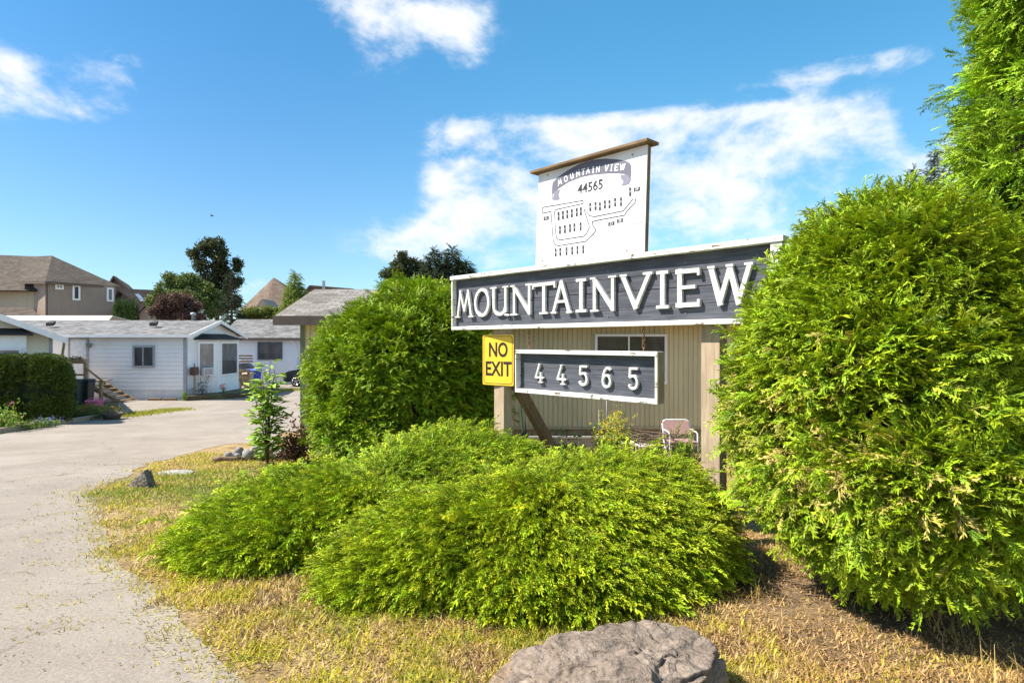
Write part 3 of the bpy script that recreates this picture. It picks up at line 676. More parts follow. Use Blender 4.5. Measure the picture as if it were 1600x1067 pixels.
def quadbox(par, name, mt, A, B, z0, z1, n, o0, o1, bevel=0):
    A, B, n = Vector((*A, 0)), Vector((*B, 0)), Vector((*n, 0)).normalized(); m = MB()
    m.box((A + B) / 2 + n * (o0 + o1) / 2 + Vector((0, 0, (z0 + z1) / 2)), B - A, n * (o1 - o0), (0, 0, z1 - z0)); return m.build(name, mt, par, bevel=bevel)

# ---- tan mobile home behind the sign
d0, d1 = 12.6, 16.8; xl, xr = Xd(472, d0), 11.0; zb = gz(d0); zf = Zd(668, d0); ze = Zd(497, d0)
tan = root('tan_mobile_home', ((xl + xr) / 2, (d0 + d1) / 2, zb), 0, 'tan mobile home with vertical ribbed siding, behind the wooden sign', 'mobile home')
m = MB(); x = xl; k = 0
prof = []
while x < xr:
    prof += [(x, 0), (x + .012, -.016), (x + .070, -.016), (x + .082, 0), (x + .094, 0)]; x += .100
for (a, b) in zip(prof[:-1], prof[1:]):
    m.poly([(a[0], d0 + a[1], zf), (b[0], d0 + b[1], zf), (b[0], d0 + b[1], ze), (a[0], d0 + a[1], ze)])
m.poly([(xl, d0, zb), (xl, d1, zb), (xl, d1, ze), (xl, d0, ze)]); m.poly([(xr, d0, zb), (xr, d1, zb), (xr, d1, ze), (xr, d0, ze)]); m.poly([(xl, d1, zb), (xr, d1, zb), (xr, d1, ze), (xl, d1, ze)])
zr = Zd(452, (d0 + d1) / 2); dm = (d0 + d1) / 2
m.poly([(xl, d0, ze), (xl, d1, ze), (xl, dm, zr - .06)]); m.poly([(xr, d0, ze), (xr, d1, ze), (xr, dm, zr - .06)])
m.build('wall', wall_tan, tan)
m = MB(); x = xl + .02
while x < xr:
    m.box((x + .06, d0 + .03, (zb + zf) / 2 - .02), (.115, 0, 0), (0, .02, 0), (0, 0, zf - zb)); x += .122
m.build('skirting', plain('skirt_tan', (.30, .25, .17), .8, var=.3, scale=3), tan)
quadbox(tan, 'skirting_trim', plain('strip_tan', (.42, .36, .24), .6), (xl, d0), (xr, d0), zf - .03, zf + .03, (0, -1), -.0, .03)
m = MB(); m.bx(xl - .03, xl + .06, d0 - .03, d0 + .05, zb, ze - .002); m.build('corner_trim', trim_green, tan)
m = MB(); slab(m, [(xl - .42, d0 - .40, ze + .02), (xr + .4, d0 - .40, ze + .02), (xr + .4, dm, zr), (xl - .42, dm, zr)], .05); slab(m, [(xr + .4, d1 + .4, ze + .02), (xl - .42, d1 + .4, ze + .02), (xl - .42, dm, zr), (xr + .4, dm, zr)], .05)
m.build('roof', shingle_tan, tan)
m = MB(); m.bx(xl - .44, xr + .42, d0 - .43, d0 - .402, ze - .16, ze + .03); m.beam((xl - .43, d0 - .40, ze - .07), (xl - .43, dm, zr - .09), .03, .15); m.build('fascia', trim_brown, tan)
m = MB(); m.bx(xl - .40, xr + .38, d0 - .40, d0 - .02, ze - .06, ze - .045); m.build('soffit', wall_cream, tan)
window(tan, (Xd(929, d0), d0), (Xd(1041, d0), d0), Zd(600, d0), Zd(522, d0), (0, -1), trim_white, glassm('glass_dusty', (.075, .065, .055)), (.47,), .05, .055)

# ---- white mobile home with the bay (number 3)
dF, dB = 29.5, 35.2; xR = Xd(290, dF); xL = xR - 13; ze = Zd(523, dF); zb = gz(dF) - .02; zs = Zd(609, dF); dm = (dF + dB) / 2; zr = Zd(500.5, dm)
h3 = root('white_mobile_home', ((xL + xR) / 2, dm, zb), 0, 'long white mobile home with a bay-window gable end and grey shingle roof', 'mobile home')
m = MB(); lap(m, (xL, dF), (xR, dF), zs, ze, (0, -1)); lap(m, (xR, dF), (xR, dB), zs, ze, (1, 0), top=lambda s: ze + (zr - ze - .05) * (1 - abs(2 * s - 1)))
m.poly([(xL, dF, zb), (xL, dB, zb), (xL, dB, ze), (xL, dF, ze)]); m.poly([(xL, dB, zb), (xR, dB, zb), (xR, dB, ze), (xL, dB, ze)]); m.build('wall', wall_white, h3)
m = MB(); x = xL
while x < xR - .01: m.bx(x, min(x + .145, xR), dF + .005, dF + .03, zb, zs); x += .15
y = dF
while y < dB: m.bx(xR - .03, xR - .005, y, y + .145, zb, zs); y += .15
m.build('skirting', siding('skirt_white', (.74, .75, .80), .12), h3)
m = MB(); m.bx(xR - .10, xR + .03, dF - .03, dF + .0, zb + .02, ze); m.bx(xR + .0, xR + .03, dF, dF + .12, zb + .02, ze); m.build('corner_trim', trim_grey, h3)
m = MB(); slab(m, [(xL - .3, dF - .35, ze - .02), (xR + .35, dF - .35, ze - .02), (xR + .35, dm, zr), (xL - .3, dm, zr)], .05); slab(m, [(xR + .35, dB + .35, ze - .02), (xL - .3, dB + .35, ze - .02), (xL - .3, dm, zr), (xR + .35, dm, zr)], .05); m.build('roof', shingle_grey, h3)
m = MB(); m.bx(xL - .3, xR + .36, dF - .40, dF - .352, ze - .13, ze - .01); m.build('gutter', trim_white, h3)
m = MB(); m.beam((xR + .36, dF - .38, ze - .10), (xR + .36, dm, zr - .09), .04, .17); m.beam((xR + .36, dm, zr - .09), (xR + .36, dB + .38, ze - .10), .04, .17); m.build('rake_board', trim_white, h3)
quadbox(h3, 'door', plain('door_white', (.74, .75, .82), .45, bmp=0), (Xd(111, dF), dF), (Xd(136, dF), dF), Zd(596, dF), Zd(531.5, dF), (0, -1), .02, .06)
m = MB(); A, B = Xd(109, dF), Xd(138, dF); zt = Zd(530, dF)
m.bx(A - .03, A + .05, dF - .075, dF - .02, Zd(596, dF), zt); m.bx(B - .05, B + .03, dF - .075, dF - .02, Zd(596, dF), zt); m.bx(A - .03, B + .03, dF - .076, dF - .02, zt, zt + .08); m.build('door_frame', trim_grey, h3)
window(h3, (Xd(208.5, dF), dF), (Xd(243, dF), dF), Zd(574, dF), Zd(540, dF), (0, -1), trim_grey, glass, (.47,), .09, .06)
m = MB(); m.box((Xd(141, dF), dF - .10, Zd(540, dF)), (.20, 0, 0), (0, .14, 0), (0, 0, .16)); m.box((Xd(141, dF), dF - .10, Zd(537, dF)), (.26, 0, 0), (0, .2, 0), (0, 0, .03)); m.build('wall_lamp', plain('lampbody', (.2, .2, .2), .4), h3, bevel=.01)
for px in (80, 241):
    dd = dF + 1.2; m = MB(); cx = Xd(px, dd); cz = Zd(507, dd); m.prism([(cx - .18, dd - .12, cz - .08), (cx + .18, dd - .12, cz - .08), (cx + .12, dd + .15, cz + .04), (cx - .12, dd + .15, cz + .04)], (0, 0, .16)); m.build('roof_vent', tar, h3)
m = MB(); cx = Xd(302, dm); m.lathe((cx, dm, zr - .1), [(.09, 0), (.09, .38), (.15, .40), (.15, .47), (.05, .52)], 14); m.build('chimney', galv, h3, True)
m = MB(); cx = Xd(35, dm); m.lathe((cx, dm - 1, zr - .35), [(.09, 0), (.09, .38), (.15, .40), (.15, .47), (.05, .52)], 14); m.build('chimney', galv, h3, True)
# bay on the gable end
yA, yB, pj = dF + 1.35, dF + 4.6, .75; z0, z1 = Zd(587, dm - .5), Zd(534, dm - .5)
P = [(xR, yA - .5), (xR + pj, yA + .25), (xR + pj, yB - .6), (xR, yB)]
m = MB()
for a, b in zip(P[:-1], P[1:]): nn = (b[1] - a[1], -(b[0] - a[0])); lap(m, a, b, zb + .05, z1 + .1, nn, .2, .015)
m.build('bay_wall', wall_white, h3)
for (a, b, gm_, lo) in ((P[0], P[1], glass_pale, .55), (P[1], P[2], glass_curtain, .0)):
    nn = (b[1] - a[1], -(b[0] - a[0])); L = Vector((b[0] - a[0], b[1] - a[1])); q = lambda s: (a[0] + L.x * s, a[1] + L.y * s)
    window(h3, q(.12), q(.90 if lo else .92), z0 + (.0), z1, nn, trim_white, gm_, (), .09, .05)
m = MB(); q = P; o = .22
base = [(q[0][0], q[0][1] - .2), (q[1][0] + o, q[1][1] - .1), (q[2][0] + o, q[2][1] + .1), (q[3][0], q[3][1] + .2)]; zt = z1 + .42
m.prism([(x_, y_, z1 + .10) for x_, y_ in base], (0, 0, .05)); 
m.poly([(*base[0], z1 + .15), (*base[1], z1 + .15), (xR, base[1][1], zt)]); m.poly([(*base[1], z1 + .15), (*base[2], z1 + .15), (xR, base[2][1], zt), (xR, base[1][1], zt)]); m.poly([(*base[2], z1 + .15), (*base[3], z1 + .15), (xR, base[2][1], zt)])
m.build('bay_roof', tar, h3)
a, b = P[0], P[1]; c = Vector(((a[0] + b[0]) / 2 + .1, (a[1] + b[1]) / 2 - .1, z0 + .28)); u = Vector((b[0] - a[0], b[1] - a[1], 0)).normalized(); nn = Vector((u.y, -u.x, 0))
m = MB(); m.box(c + nn * .1, u * .5, nn * .35, (0, 0, .38)); ac = m.build('air_conditioner', plastic_white, h3, bevel=.02)
m = MB(); [m.box(c + nn * .28 + Vector((0, 0, -.12 + .05 * i)), u * .4, nn * .015, (0, 0, .02)) for i in range(6)]; m.build('grille', trim_dark, ac)
def textmesh(name, s, size, mt, par, org, ux, uz, nrm, ext=.004, sx=1., bold=0., align='CENTER', italic=0):
    cu = bpy.data.curves.new('t', 'FONT'); cu.body = s; cu.size = size; cu.extrude = ext; cu.align_x = align; cu.align_y = 'CENTER'; cu.offset = bold; cu.shear = italic; cu.resolution_u = 4
    to = bpy.data.objects.new('t', cu); COL.objects.link(to); dg_ = bpy.context.evaluated_depsgraph_get(); me = bpy.data.meshes.new_from_object(to.evaluated_get(dg_)); bpy.data.objects.remove(to)
    ux, uz, nrm, org = map(Vector, (ux, uz, nrm, org)); M = Matrix(((ux.x * sx, uz.x, nrm.x, org.x), (ux.y * sx, uz.y, nrm.y, org.y), (ux.z * sx, uz.z, nrm.z, org.z), (0, 0, 0, 1)))
    me.transform(mroot(par).inverted() @ M); me.name = name; return link(name, me, mt, par)
textmesh('house_number', '3', .36, trim_dark, h3, (xR + .04, dF + .75, Zd(572, dF + .75)), (0, 1, 0), (0, 0, 1), (1, 0, 0), .006)

# ---- mobile home farther right, beyond the bay
dF2 = 41.; a0, a1 = Xd(352, dF2), Xd(560, dF2); ze2 = Zd(528, dF2); zb2 = gz(dF2); dm2 = dF2 + 2.4; zr2 = Zd(500, dm2)
h4 = root('white_mobile_home', ((a0 + a1) / 2, dm2, zb2), 0, 'farther white mobile home with a dark-framed window, behind the parked black car', 'mobile home')
m = MB(); lap(m, (a0, dF2), (a1, dF2), zb2, ze2, (0, -1)); m.poly([(a0, dF2, zb2), (a0, dF2 + 4.8, zb2), (a0, dF2 + 4.8, ze2), (a0, dm2, zr2), (a0, dF2, ze2)]); m.poly([(a1, dF2, zb2), (a1, dF2 + 4.8, zb2), (a1, dF2 + 4.8, ze2), (a1, dm2, zr2), (a1, dF2, ze2)]); m.poly([(a0, dF2 + 4.8, zb2), (a1, dF2 + 4.8, zb2), (a1, dF2 + 4.8, ze2), (a0, dF2 + 4.8, ze2)]); m.build('wall', wall_white, h4)
m = MB(); slab(m, [(a0 - .3, dF2 - .4, ze2), (a1 + .3, dF2 - .4, ze2), (a1 + .3, dm2, zr2 + .05), (a0 - .3, dm2, zr2 + .05)], .05); slab(m, [(a1 + .3, dF2 + 5.2, ze2), (a0 - .3, dF2 + 5.2, ze2), (a0 - .3, dm2, zr2 + .05), (a1 + .3, dm2, zr2 + .05)], .05); m.build('roof', shingle_grey, h4)
m = MB(); m.bx(a0 - .3, a1 + .3, dF2 - .46, dF2 - .402, ze2 - .16, ze2 + .01); m.build('fascia', trim_brown, h4)
window(h4, (Xd(403, dF2), dF2), (Xd(441.5, dF2), dF2), Zd(562, dF2), Zd(534.5, dF2), (0, -1), trim_dark, glass_curtain, (.5,), .12, .06)
m = MB(); xx = Xd(466, dF2); m.tube([(xx - .35, dF2 - .42, ze2 - .2), (xx - .1, dF2 - .1, ze2 - .45), (xx, dF2 - .08, ze2 - .8), (xx, dF2 - .08, zb2 + .2)], .045, 8); m.build('downspout', trim_white, h4, True)

# ---- leftmost mobile home, turned so that its gable looks toward the road
dL = 21.; cr = Vector((Xd(81, dL), dL, 0)); fd = Vector((-.80, -.60, 0)); sd_ = Vector((-.60, .80, 0)); on = -sd_          # along the gable face, back along the side, outward
zb = gz(dL); zeL = Zd(521, dL); HW = 3.4; RISE = .44 * HW
def LP(t, o, z): v = cr + fd * t + on * o; return Vector((v.x, v.y, z))
hl = root('cream_mobile_home', LP(HW, -4, zb), 0, 'cream mobile home gable at the left photo edge, behind the clipped hedge', 'mobile home')
rl = lambda s: zeL + RISE * (1 - abs(2 * s - 1))
A_l, B_l = LP(2 * HW, 0, 0), LP(0, 0, 0)
m = MB(); lap(m, (A_l.x, A_l.y), (B_l.x, B_l.y), zb, zeL, (on.x, on.y), .2, .03, top=rl)
for t in (0, 2 * HW): m.poly([LP(t, 0, zb), LP(t, -9, zb), LP(t, -9, zeL), LP(t, 0, zeL)])
m.poly([LP(0, -9, zb), LP(2 * HW, -9, zb), LP(2 * HW, -9, zeL), LP(HW, -9, zeL + RISE), LP(0, -9, zeL)]); m.build('wall', wall_cream, hl)
m = MB(); m2 = MB()
for s in (0, 1):
    t0 = -.42 if not s else 2 * HW + .42; z0_ = zeL - .42 * .44 + .03
    slab(m, [LP(t0, .45, z0_), LP(t0, -9.3, z0_), LP(HW, -9.3, zeL + RISE + .03), LP(HW, .45, zeL + RISE + .03)], .04)
    m2.beam(LP(t0, .48, z0_ - .10), LP(HW, .48, zeL + RISE - .07), .05, .19)
m.build('roof', shingle_grey, hl); m2.build('rake_board', trim_white, hl)
m = MB(); m.box(LP(.03, .005, (zb + zeL) / 2), fd * .10, on * .05, (0, 0, zeL - zb - .02)); m.build('corner_trim', trim_grey, hl)
def t_of(px, o=0):
    k = (px - 800) / F; a = cr + on * o; return (k * a.y - a.x) / (fd.x - k * fd.y)
tb = t_of(41, .45); zt = 1.6 + (533.5 - 524) / F * LP(tb, .45, 0).y; bw = 3.6
m = MB(); m.box(LP(tb + bw / 2, .235, (zb + .4 + zt) / 2), fd * bw, on * .43, (0, 0, zt - zb - .4)); m.build('bay_wall', trim_white, hl)
m = MB(); q = [LP(tb - .18, .62, zt), LP(tb + bw + .18, .62, zt), LP(tb + bw + .18, .03, zt), LP(tb - .18, .03, zt)]; m.prism(q, (0, 0, .04)); u4 = [p + Vector((0, 0, .045)) for p in q]; r1, r2 = LP(tb + .1, .03, zt + .24), LP(tb + bw - .1, .03, zt + .24)
m.poly([u4[0], u4[1], r2, r1]); m.poly([u4[0], r1, u4[3]]); m.poly([u4[1], u4[2], r2]); m.build('bay_roof', tar, hl)
wa, wb = LP(tb + 3.2, .45, 0), LP(tb + .12, .45, 0); window(hl, (wa.x, wa.y), (wb.x, wb.y), zt - 1.45, zt - .42, (on.x, on.y), trim_white, glass_pale, (.33, .66), .07, .05)

# ---- pale flat roof beyond the white home
d = 39; x0_, x1_ = Xd(-30, d), Xd(164, d)
fr = root('flat_roof_home', ((x0_ + x1_) / 2, d + 2, gz(d)), 0, 'mobile home with a pale cream metal roof just showing above the white home', 'mobile home')
m = MB(); lap(m, (x0_, d), (x1_, d), gz(d), Zd(508, d), (0, -1)); m.poly([(x1_, d, gz(d)), (x1_, d + 4, gz(d)), (x1_, d + 4, Zd(508, d)), (x1_, d, Zd(508, d))]); m.build('wall', wall_cream, fr)
m = MB(); slab(m, [(x0_, d - .3, Zd(505, d)), (x1_ + .3, d - .3, Zd(505, d)), (x1_ - .8, d + 2, Zd(493, d + 2)), (x0_, d + 2, Zd(493, d + 2))], .08); slab(m, [(x1_ + .3, d + 4.3, Zd(505, d)), (x0_, d + 4.3, Zd(505, d)), (x0_, d + 2, Zd(493, d + 2)), (x1_ - .8, d + 2, Zd(493, d + 2))], .08); m.build('roof', roof_metal, fr)

# ---- two-storey taupe house
def n_of(a, b): return (b[1] - a[1], -(b[0] - a[0]))
def XY(px, d): return (Xd(px, d), d)
A = XY(73, 60); B = XY(180, 65); C_ = XY(53, 61.6); E = XY(-60, 63.0)
ze = Zd(440, 60); z0 = gz(60)
th = root('taupe_house', (A[0], A[1] + 3, z0), 0, 'large two-storey taupe house with a brown hip roof at far left', 'house')
m = MB(); lap(m, A, B, z0, ze, n_of(A, B), .22, .02); lap(m, C_, A, z0, ze, n_of(C_, A), .22, .02); bk = XY(150, 74); bk2 = XY(20, 74)
m.poly([(*B, z0), (*bk, z0), (*bk, ze), (*B, ze)]); m.poly([(*bk2, z0), (*bk, z0), (*bk, ze), (*bk2, ze)]); m.build('wall', wall_taupe, th)
m = MB(); m.bx(A[0] - .06, A[0] + .06, A[1] - .1, A[1] + .06, z0, ze - .01); m.build('corner_trim', trim_brown, th)
m = MB(); Ae, Be, Ce = Wp(71, 439.5, 59.4), Wp(188, 447.5, 65.6), Wp(29, 439.5, 61.2); R1, R0 = Wp(81, 399.5, 65.5), Wp(36, 401.5, 66.5)
slab(m, [Ae, Be, R1], .12); slab(m, [Ce, Ae, R1, R0], .12); Bk = Wp(150, 445, 75); slab(m, [Be, Bk, R1], .12); m.build('roof', shingle_brown, th)
m = MB(); m.beam(Ae - Vector((0, 0, .14)), Be - Vector((0, 0, .14)), .05, .2); m.beam(Ce - Vector((0, 0, .14)), Ae - Vector((0, 0, .14)), .05, .2); m.build('fascia', trim_brown, th)
m = MB(); lap(m, E, C_, z0, Zd(453, 61.6), n_of(E, C_), .22, .02); m.build('wing_wall', wall_beige, th)
m = MB(); slab(m, [Wp(-70, 453, 61.5), Wp(57, 454, 60.9), Wp(66, 440, 62.8), Wp(66, 401, 68), Wp(-70, 396, 68.5)], .12); slab(m, [Wp(-60, 494, 59.0), Wp(61, 494, 59.2), Wp(50, 480, 61.0), Wp(-60, 480, 61.5)], .12); m.build('wing_roof', shingle_brown, th)
for (p0, p1, y0, y1, ml) in ((86, 99, 452, 443, (.5,)), (113, 125, 469, 445.5, ()), (166.5, 177, 471, 449.5, ())):
    L = Vector((B[0] - A[0], B[1] - A[1]))
    def at(px):
        k = (px - 800) / F; s = (k * A[1] - A[0]) / (L.x - k * L.y); return (A[0] + L.x * s, A[1] + L.y * s)
    a, b = at(p0), at(p1); window(th, a, b, Zd(y0, a[1]), Zd(y1, a[1]), n_of(A, B), trim_white, glass, ml, .16, .08)
m = MB(); g0, g1 = XY(181, 62), XY(214, 63.5); lap(m, g0, g1, z0, Zd(489, 62), n_of(g0, g1), .22); m.build('garage_wall', wall_taupe, th)
m = MB(); slab(m, [Wp(178, 491, 61.5), Wp(218, 491, 63), Wp(200, 481, 66), Wp(180, 479.5, 65.5)], .12); m.build('garage_roof', shingle_brown, th)

# ---- gabled houses further back
def gable_house(name, label, eL, pkp, eR, ybot, d, wallm, roofm, depth=9, over=.5, shift=2.5):
    """gable faces the camera side; eL, pkp, eR pixel points of the gable outline"""
    a, p, b = Wp(*eL, d), Wp(*pkp, d), Wp(*eR, d); z0 = gz(d); r = root(name, (p.x, d, z0), 0, label, 'house')
    dv = Vector((-shift, depth, 0)); m = MB(); m.poly([(a.x, d, z0), (b.x, d, z0), b, p, a]); m.poly([(b.x, d, z0), Vector((b.x, d, z0)) + dv, b + dv, b]); m.poly([(a.x, d, z0), Vector((a.x, d, z0)) + dv, a + dv, a]); m.build('wall', wallm, r)
    m = MB(); f = Vector((0, -over, .06)); sl1 = (a - p).normalized() * over; sl2 = (b - p).normalized() * over
    slab(m, [a + sl1 + f, a + sl1 + dv, p + dv + Vector((0, 0, .06)), p + f], .12); slab(m, [b + sl2 + f, b + sl2 + dv, p + dv + Vector((0, 0, .06)), p + f], .12); m.build('roof', roofm, r)
    m = MB(); m.beam(a + sl1 + f * 1.1 - Vector((0, 0, .1)), p + f * 1.1 - Vector((0, 0, .1)), .06, .22); m.beam(b + sl2 + f * 1.1 - Vector((0, 0, .1)), p + f * 1.1 - Vector((0, 0, .1)), .06, .22); m.build('rake_board', trim_brown, r)
    return r
g1 = gable_house('gable_house', 'taupe gabled house partly behind the two-storey house', (158, 470), (182, 432), (222, 470), 500, 78, wall_taupe, shingle_rust, 12, .5, 6)
g2 = gable_house('skylight_house', 'brown-roofed house with a pale skylight, left of the trees', (165, 492), (188, 452), (236, 492), 500, 74, wall_beige, shingle_brown, 2, .4, -3.5)
m = MB(); q = [Wp(212, 461, 72.8), Wp(218, 461, 73.6), Wp(227, 470.5, 73.6), Wp(219, 470.5, 72.8)]; m.prism(q, (0, -.1, .12)); m.build('skylight', glassm('sky_glass', (.6, .62, .65)), g2)
g3 = gable_house('garage', 'small pink-beige garage gable right of the thujas', (218, 488), (235, 471), (253, 492), 500, 66, wall_pinkish, shingle_rust, 9, .4, 6)
def hip_house(name, label, pts, d, wallm, roofm, cat='house'):
    """pts: eaves left, apex, eaves right as pixels; square hip roof"""
    l, p, r_ = Wp(*pts[0], d), Wp(*pts[1], d), Wp(*pts[2], d); z0 = gz(d); half = (r_.x - l.x) / 2; k = root(name, (p.x, d + half, z0), 0, label, cat)
    l2, r2 = Vector((l.x, d + 2 * half, l.z)), Vector((r_.x, d + 2 * half, r_.z)); ap = Wp(*pts[1], d + half)
    mid = Wp(*pts[3], d - half * .45); m = MB(); slab(m, [l, mid, ap]); slab(m, [mid, r_, ap]); slab(m, [r_, r2, ap]); slab(m, [l2, l, ap]); slab(m, [r2, l2, ap]); m.build('roof', roofm, k)
    m = MB(); i = .93; c = Vector((p.x, d + half, 0)); S4 = [Vector((q.x, q.y, 0)).lerp(c, 1 - i) for q in (l, mid, r_, r2, l2)]
    for a, b in zip(S4, S4[1:] + S4[:1]): m.poly([(a.x, a.y, z0), (b.x, b.y, z0), (b.x, b.y, l.z - .06), (a.x, a.y, l.z - .06)])
    m.build('wall', wallm, k); return k
hh = hip_house('hip_roof_house', 'house with a big light brown hip roof between the conifers', ((372, 487), (428, 433.5), (486, 487), (412, 487)), 72, wall_beige, shingle('shingle_lbrown', (.14, .10, .075), (.20, .15, .115)))
m = MB(); dd = 66.5; m.prism([Wp(398, 481, dd), Wp(409, 467, dd), Wp(421, 481, dd)], (0, 3.5, 0)); m.build('dormer', wall_taupe, hh)
gable_house('dark_roof_house', 'distant house with a dark roof and small chimney, above the tan roof', (462, 478), (486, 447), (548, 452), 500, 80, wall_taupe, shingle_brown, 9, .5, 0)
m = MB(); c = Wp(506, 446, 79); m.box(c, (.3, 0, 0), (0, .3, 0), (0, 0, 1.2))
m.build('chimney', galv, bpy.data.objects['dark_roof_house'])

# ------------------------------------------------------------------ deck and steps
dk = 28.3; X = lambda px: Xd(px, 27.5); Zk = lambda py: Zd(py, 27.5); zg = gz(27.5) + .01
st = root('wooden_steps', (X(135), dk, zg), 0, 'weathered wooden porch with railing and steps at the white home door', 'porch')
m = MB(); zd = Zk(597)
for i in range(9): m.bx(X(90), X(134), dk - .75 + i * .2, dk - .57 + i * .2, zd - .04, zd)
m.build('deck', deck_wood, st)
m = MB(); m.bx(X(90), X(134), dk - .74, dk - .70, zd - .22, zd - .045); m.build('rim_board', deck_wood, st)
for px, y0, y1 in ((134, 568, None), (107, 568, None), (158, 595, None)): m = MB(); m.bx(X(px) - .06, X(px) + .06, dk - .87, dk - .75, zg, Zk(y0)); m.build('post', deck_wood, st)
m = MB(); m.beam((X(95) - .1, dk - .81, zd + .1), (X(101), dk - .81, Zk(534)), .09, .06); m.build('leaning_board', deck_wood, st)
m = MB(); m.bx(X(90), X(136), dk - .92, dk - .78, Zk(568), Zk(565)); m.build('rail', deck_wood, st)
m = MB(); m.bx(X(90), X(133), dk - .85, dk - .82, Zk(587), Zk(584)); m.build('rail', deck_wood, st)
m = MB(); m.beam((X(134), dk - .83, Zk(574)), (X(163), dk - .83, Zk(597)), .1, .05); m.build('rail', deck_wood, st)
m = MB(); m.beam((X(134), dk - .83, Zk(592)), (X(158), dk - .83, Zk(612)), .04, .09); m.build('rail', deck_wood, st)
nt = 5
for i in range(nt):
    z = zd - (zd - zg) * (i + 1) / (nt + .6); x0_ = X(134) + i * .27; m = MB(); m.bx(x0_, x0_ + .34, dk - .72, dk + .45, z - .05, z); m.build('tread', deck_wood, st)
m = MB(); m.prism([(X(134), dk - .68, zd - .05), (X(134), dk - .68, zd - .30), (X(134) + nt * .27, dk - .68, zg), (X(134) + nt * .27 + .25, dk - .68, zg)], (0, .04, 0)); m.build('stringer', deck_wood, st); m = MB(); m.prism([(X(134), dk + .40, zd - .05), (X(134), dk + .40, zd - .30), (X(134) + nt * .27, dk + .40, zg), (X(134) + nt * .27 + .25, dk + .40, zg)], (0, .04, 0)); m.build('stringer', deck_wood, st)
# planter box on rail
pb = root('planter_box', (X(122), dk - .82, Zk(565)), 0, 'small planter box of dry plants on the porch railing', 'planter')
m = MB(); m.bx(X(110), X(134), dk - .95, dk - .72, Zk(565) + .002, Zk(561)); m.build('box', deck_wood, pb)
P = np.stack([RNG.uniform(X(110), X(134), 40), RNG.uniform(dk - .93, dk - .75, 40), RNG.uniform(Zk(562), Zk(558), 40)], -1); crown('plants', P, .12, (.12, .08, .05), (.35, .25, .15), pb)

# ------------------------------------------------------------------ bins
def wheelie(name, label, px, d, h, mt, rot=0, w_=.55, group='wheelie bins', lidm=None):
    x, z = Xd(px, d), gz(d) + .012; r = root(name, (x, d, z), rot, label, 'bin', group); R = Matrix.Translation((x, d, z)) @ Matrix.Rotation(rot, 4, 'Z')
    def T(p): return R @ Vector(p)
    a, b = w_ * .38, w_ * .5; m = MB(); lo = [(-a, -a, .05), (a, -a, .05), (a, a, .05), (-a, a, .05)]; hi = [(-b, -b, h * .9), (b, -b, h * .9), (b, b, h * .9), (-b, b, h * .9)]
    m.add([T(p) for p in lo + hi], [(3, 2, 1, 0), (4, 5, 6, 7), (0, 1, 5, 4), (1, 2, 6, 5), (2, 3, 7, 6), (3, 0, 4, 7)]); m.build('body', mt, r, bevel=.03)
    m = MB(); c = b + .035; m.add([T(p) for p in [(-c, -c, h * .905), (c, -c, h * .905), (c, c, h * .905), (-c, c, h * .905), (-c * .8, -c * .8, h), (c * .8, -c * .8, h), (c * .8, c * .8, h), (-c * .8, c * .8, h)]], [(3, 2, 1, 0), (4, 5, 6, 7), (0, 1, 5, 4), (1, 2, 6, 5), (2, 3, 7, 6), (3, 0, 4, 7)]); m.build('lid', lidm or mt, r, bevel=.02)
    for s in (-1, 1):
        m = MB(); m.lathe(T((s * b * .85 - .03, a + .06, .1)), [(.1, 0), (.1, .06)], 16, R.to_3x3() @ Vector((1, 0, 0))); m.build('wheel', tyre, r)
    m = MB(); m.tube([T((-b * .8, c + .04, h * .93)), T((b * .8, c + .04, h * .93))], .018, 6); m.build('handle', mt, r); return r
wheelie('wheelie_bin', 'blue bin wedged between the clipped hedge and the dark bins', 104, 25.5, 1.15, plastic_blue, .1, .42)
b1 = wheelie('wheelie_bin', 'dark green bin next to the blue bin below the porch', 118, 25.7, 1.12, plastic_green, -.05, .62)
b2 = wheelie('wheelie_bin', 'black bin with a white marking, nearest the porch steps', 134, 26.0, 1.12, plastic_black, .05, .52)
for b_, px, d in ((b1, 118, 25.7), (b2, 134, 26.)):
    m = MB(); x = Xd(px, d); z = gz(d); m.box((x, d - .29, z + .93), (.16, 0, 0), (0, .03, 0), (0, 0, .03)); m.box((x + .01, d - .285, z + .83), (.10, 0, 0), (0, .03, 0), (0, 0, .025)); m.build('marking', text_white, b_)
r = root('plastic_tub', (Xd(148, 24.5), 24.5, gz(24.5) + .012), 0, 'bright pink plastic tub on the grass beside the porch steps', 'tub')
m = MB(); c = r.location; m.lathe(c, [(.27, 0), (.31, .2), (.33, .27), (.35, .28), (.35, .30), (.31, .30), (.27, .06), (.01, .05)], 24); m.build('tub', plastic_pink, r, True)
m = MB(); m.tube([c + Vector((-.33, 0, .28)), c + Vector((-.2, 0, .40)), c + Vector((.2, 0, .40)), c + Vector((.33, 0, .28))], .014, 6); m.build('handle', plastic_pink, r)
wheelie('wheelie_bin', 'blue bin standing beyond the bay window, left of the parked car', 396, 38.2, 1.15, plastic_blue, 0, .75)
wheelie('trash_bin', 'tan bin in front of the farther blue bin', 387.5, 36.5, 1.0, plastic_tan, 0, .5)
r = root('post_rail_fence', (Xd(380, 36.2), 36.2, gz(36)), 0, 'short wooden post and rail fence beside the farther bins', 'fence')
for px in (376, 389): m = MB(); m.bx(Xd(px, 36) - .06, Xd(px, 36) + .06, 35.9, 36.02, gz(36), Zd(577, 36)); m.build('post', deck_wood, r)
m = MB(); m.bx(Xd(373, 36), Xd(391, 36), 35.83, 35.89, Zd(581, 36), Zd(577, 36)); m.build('rail', deck_wood, r)
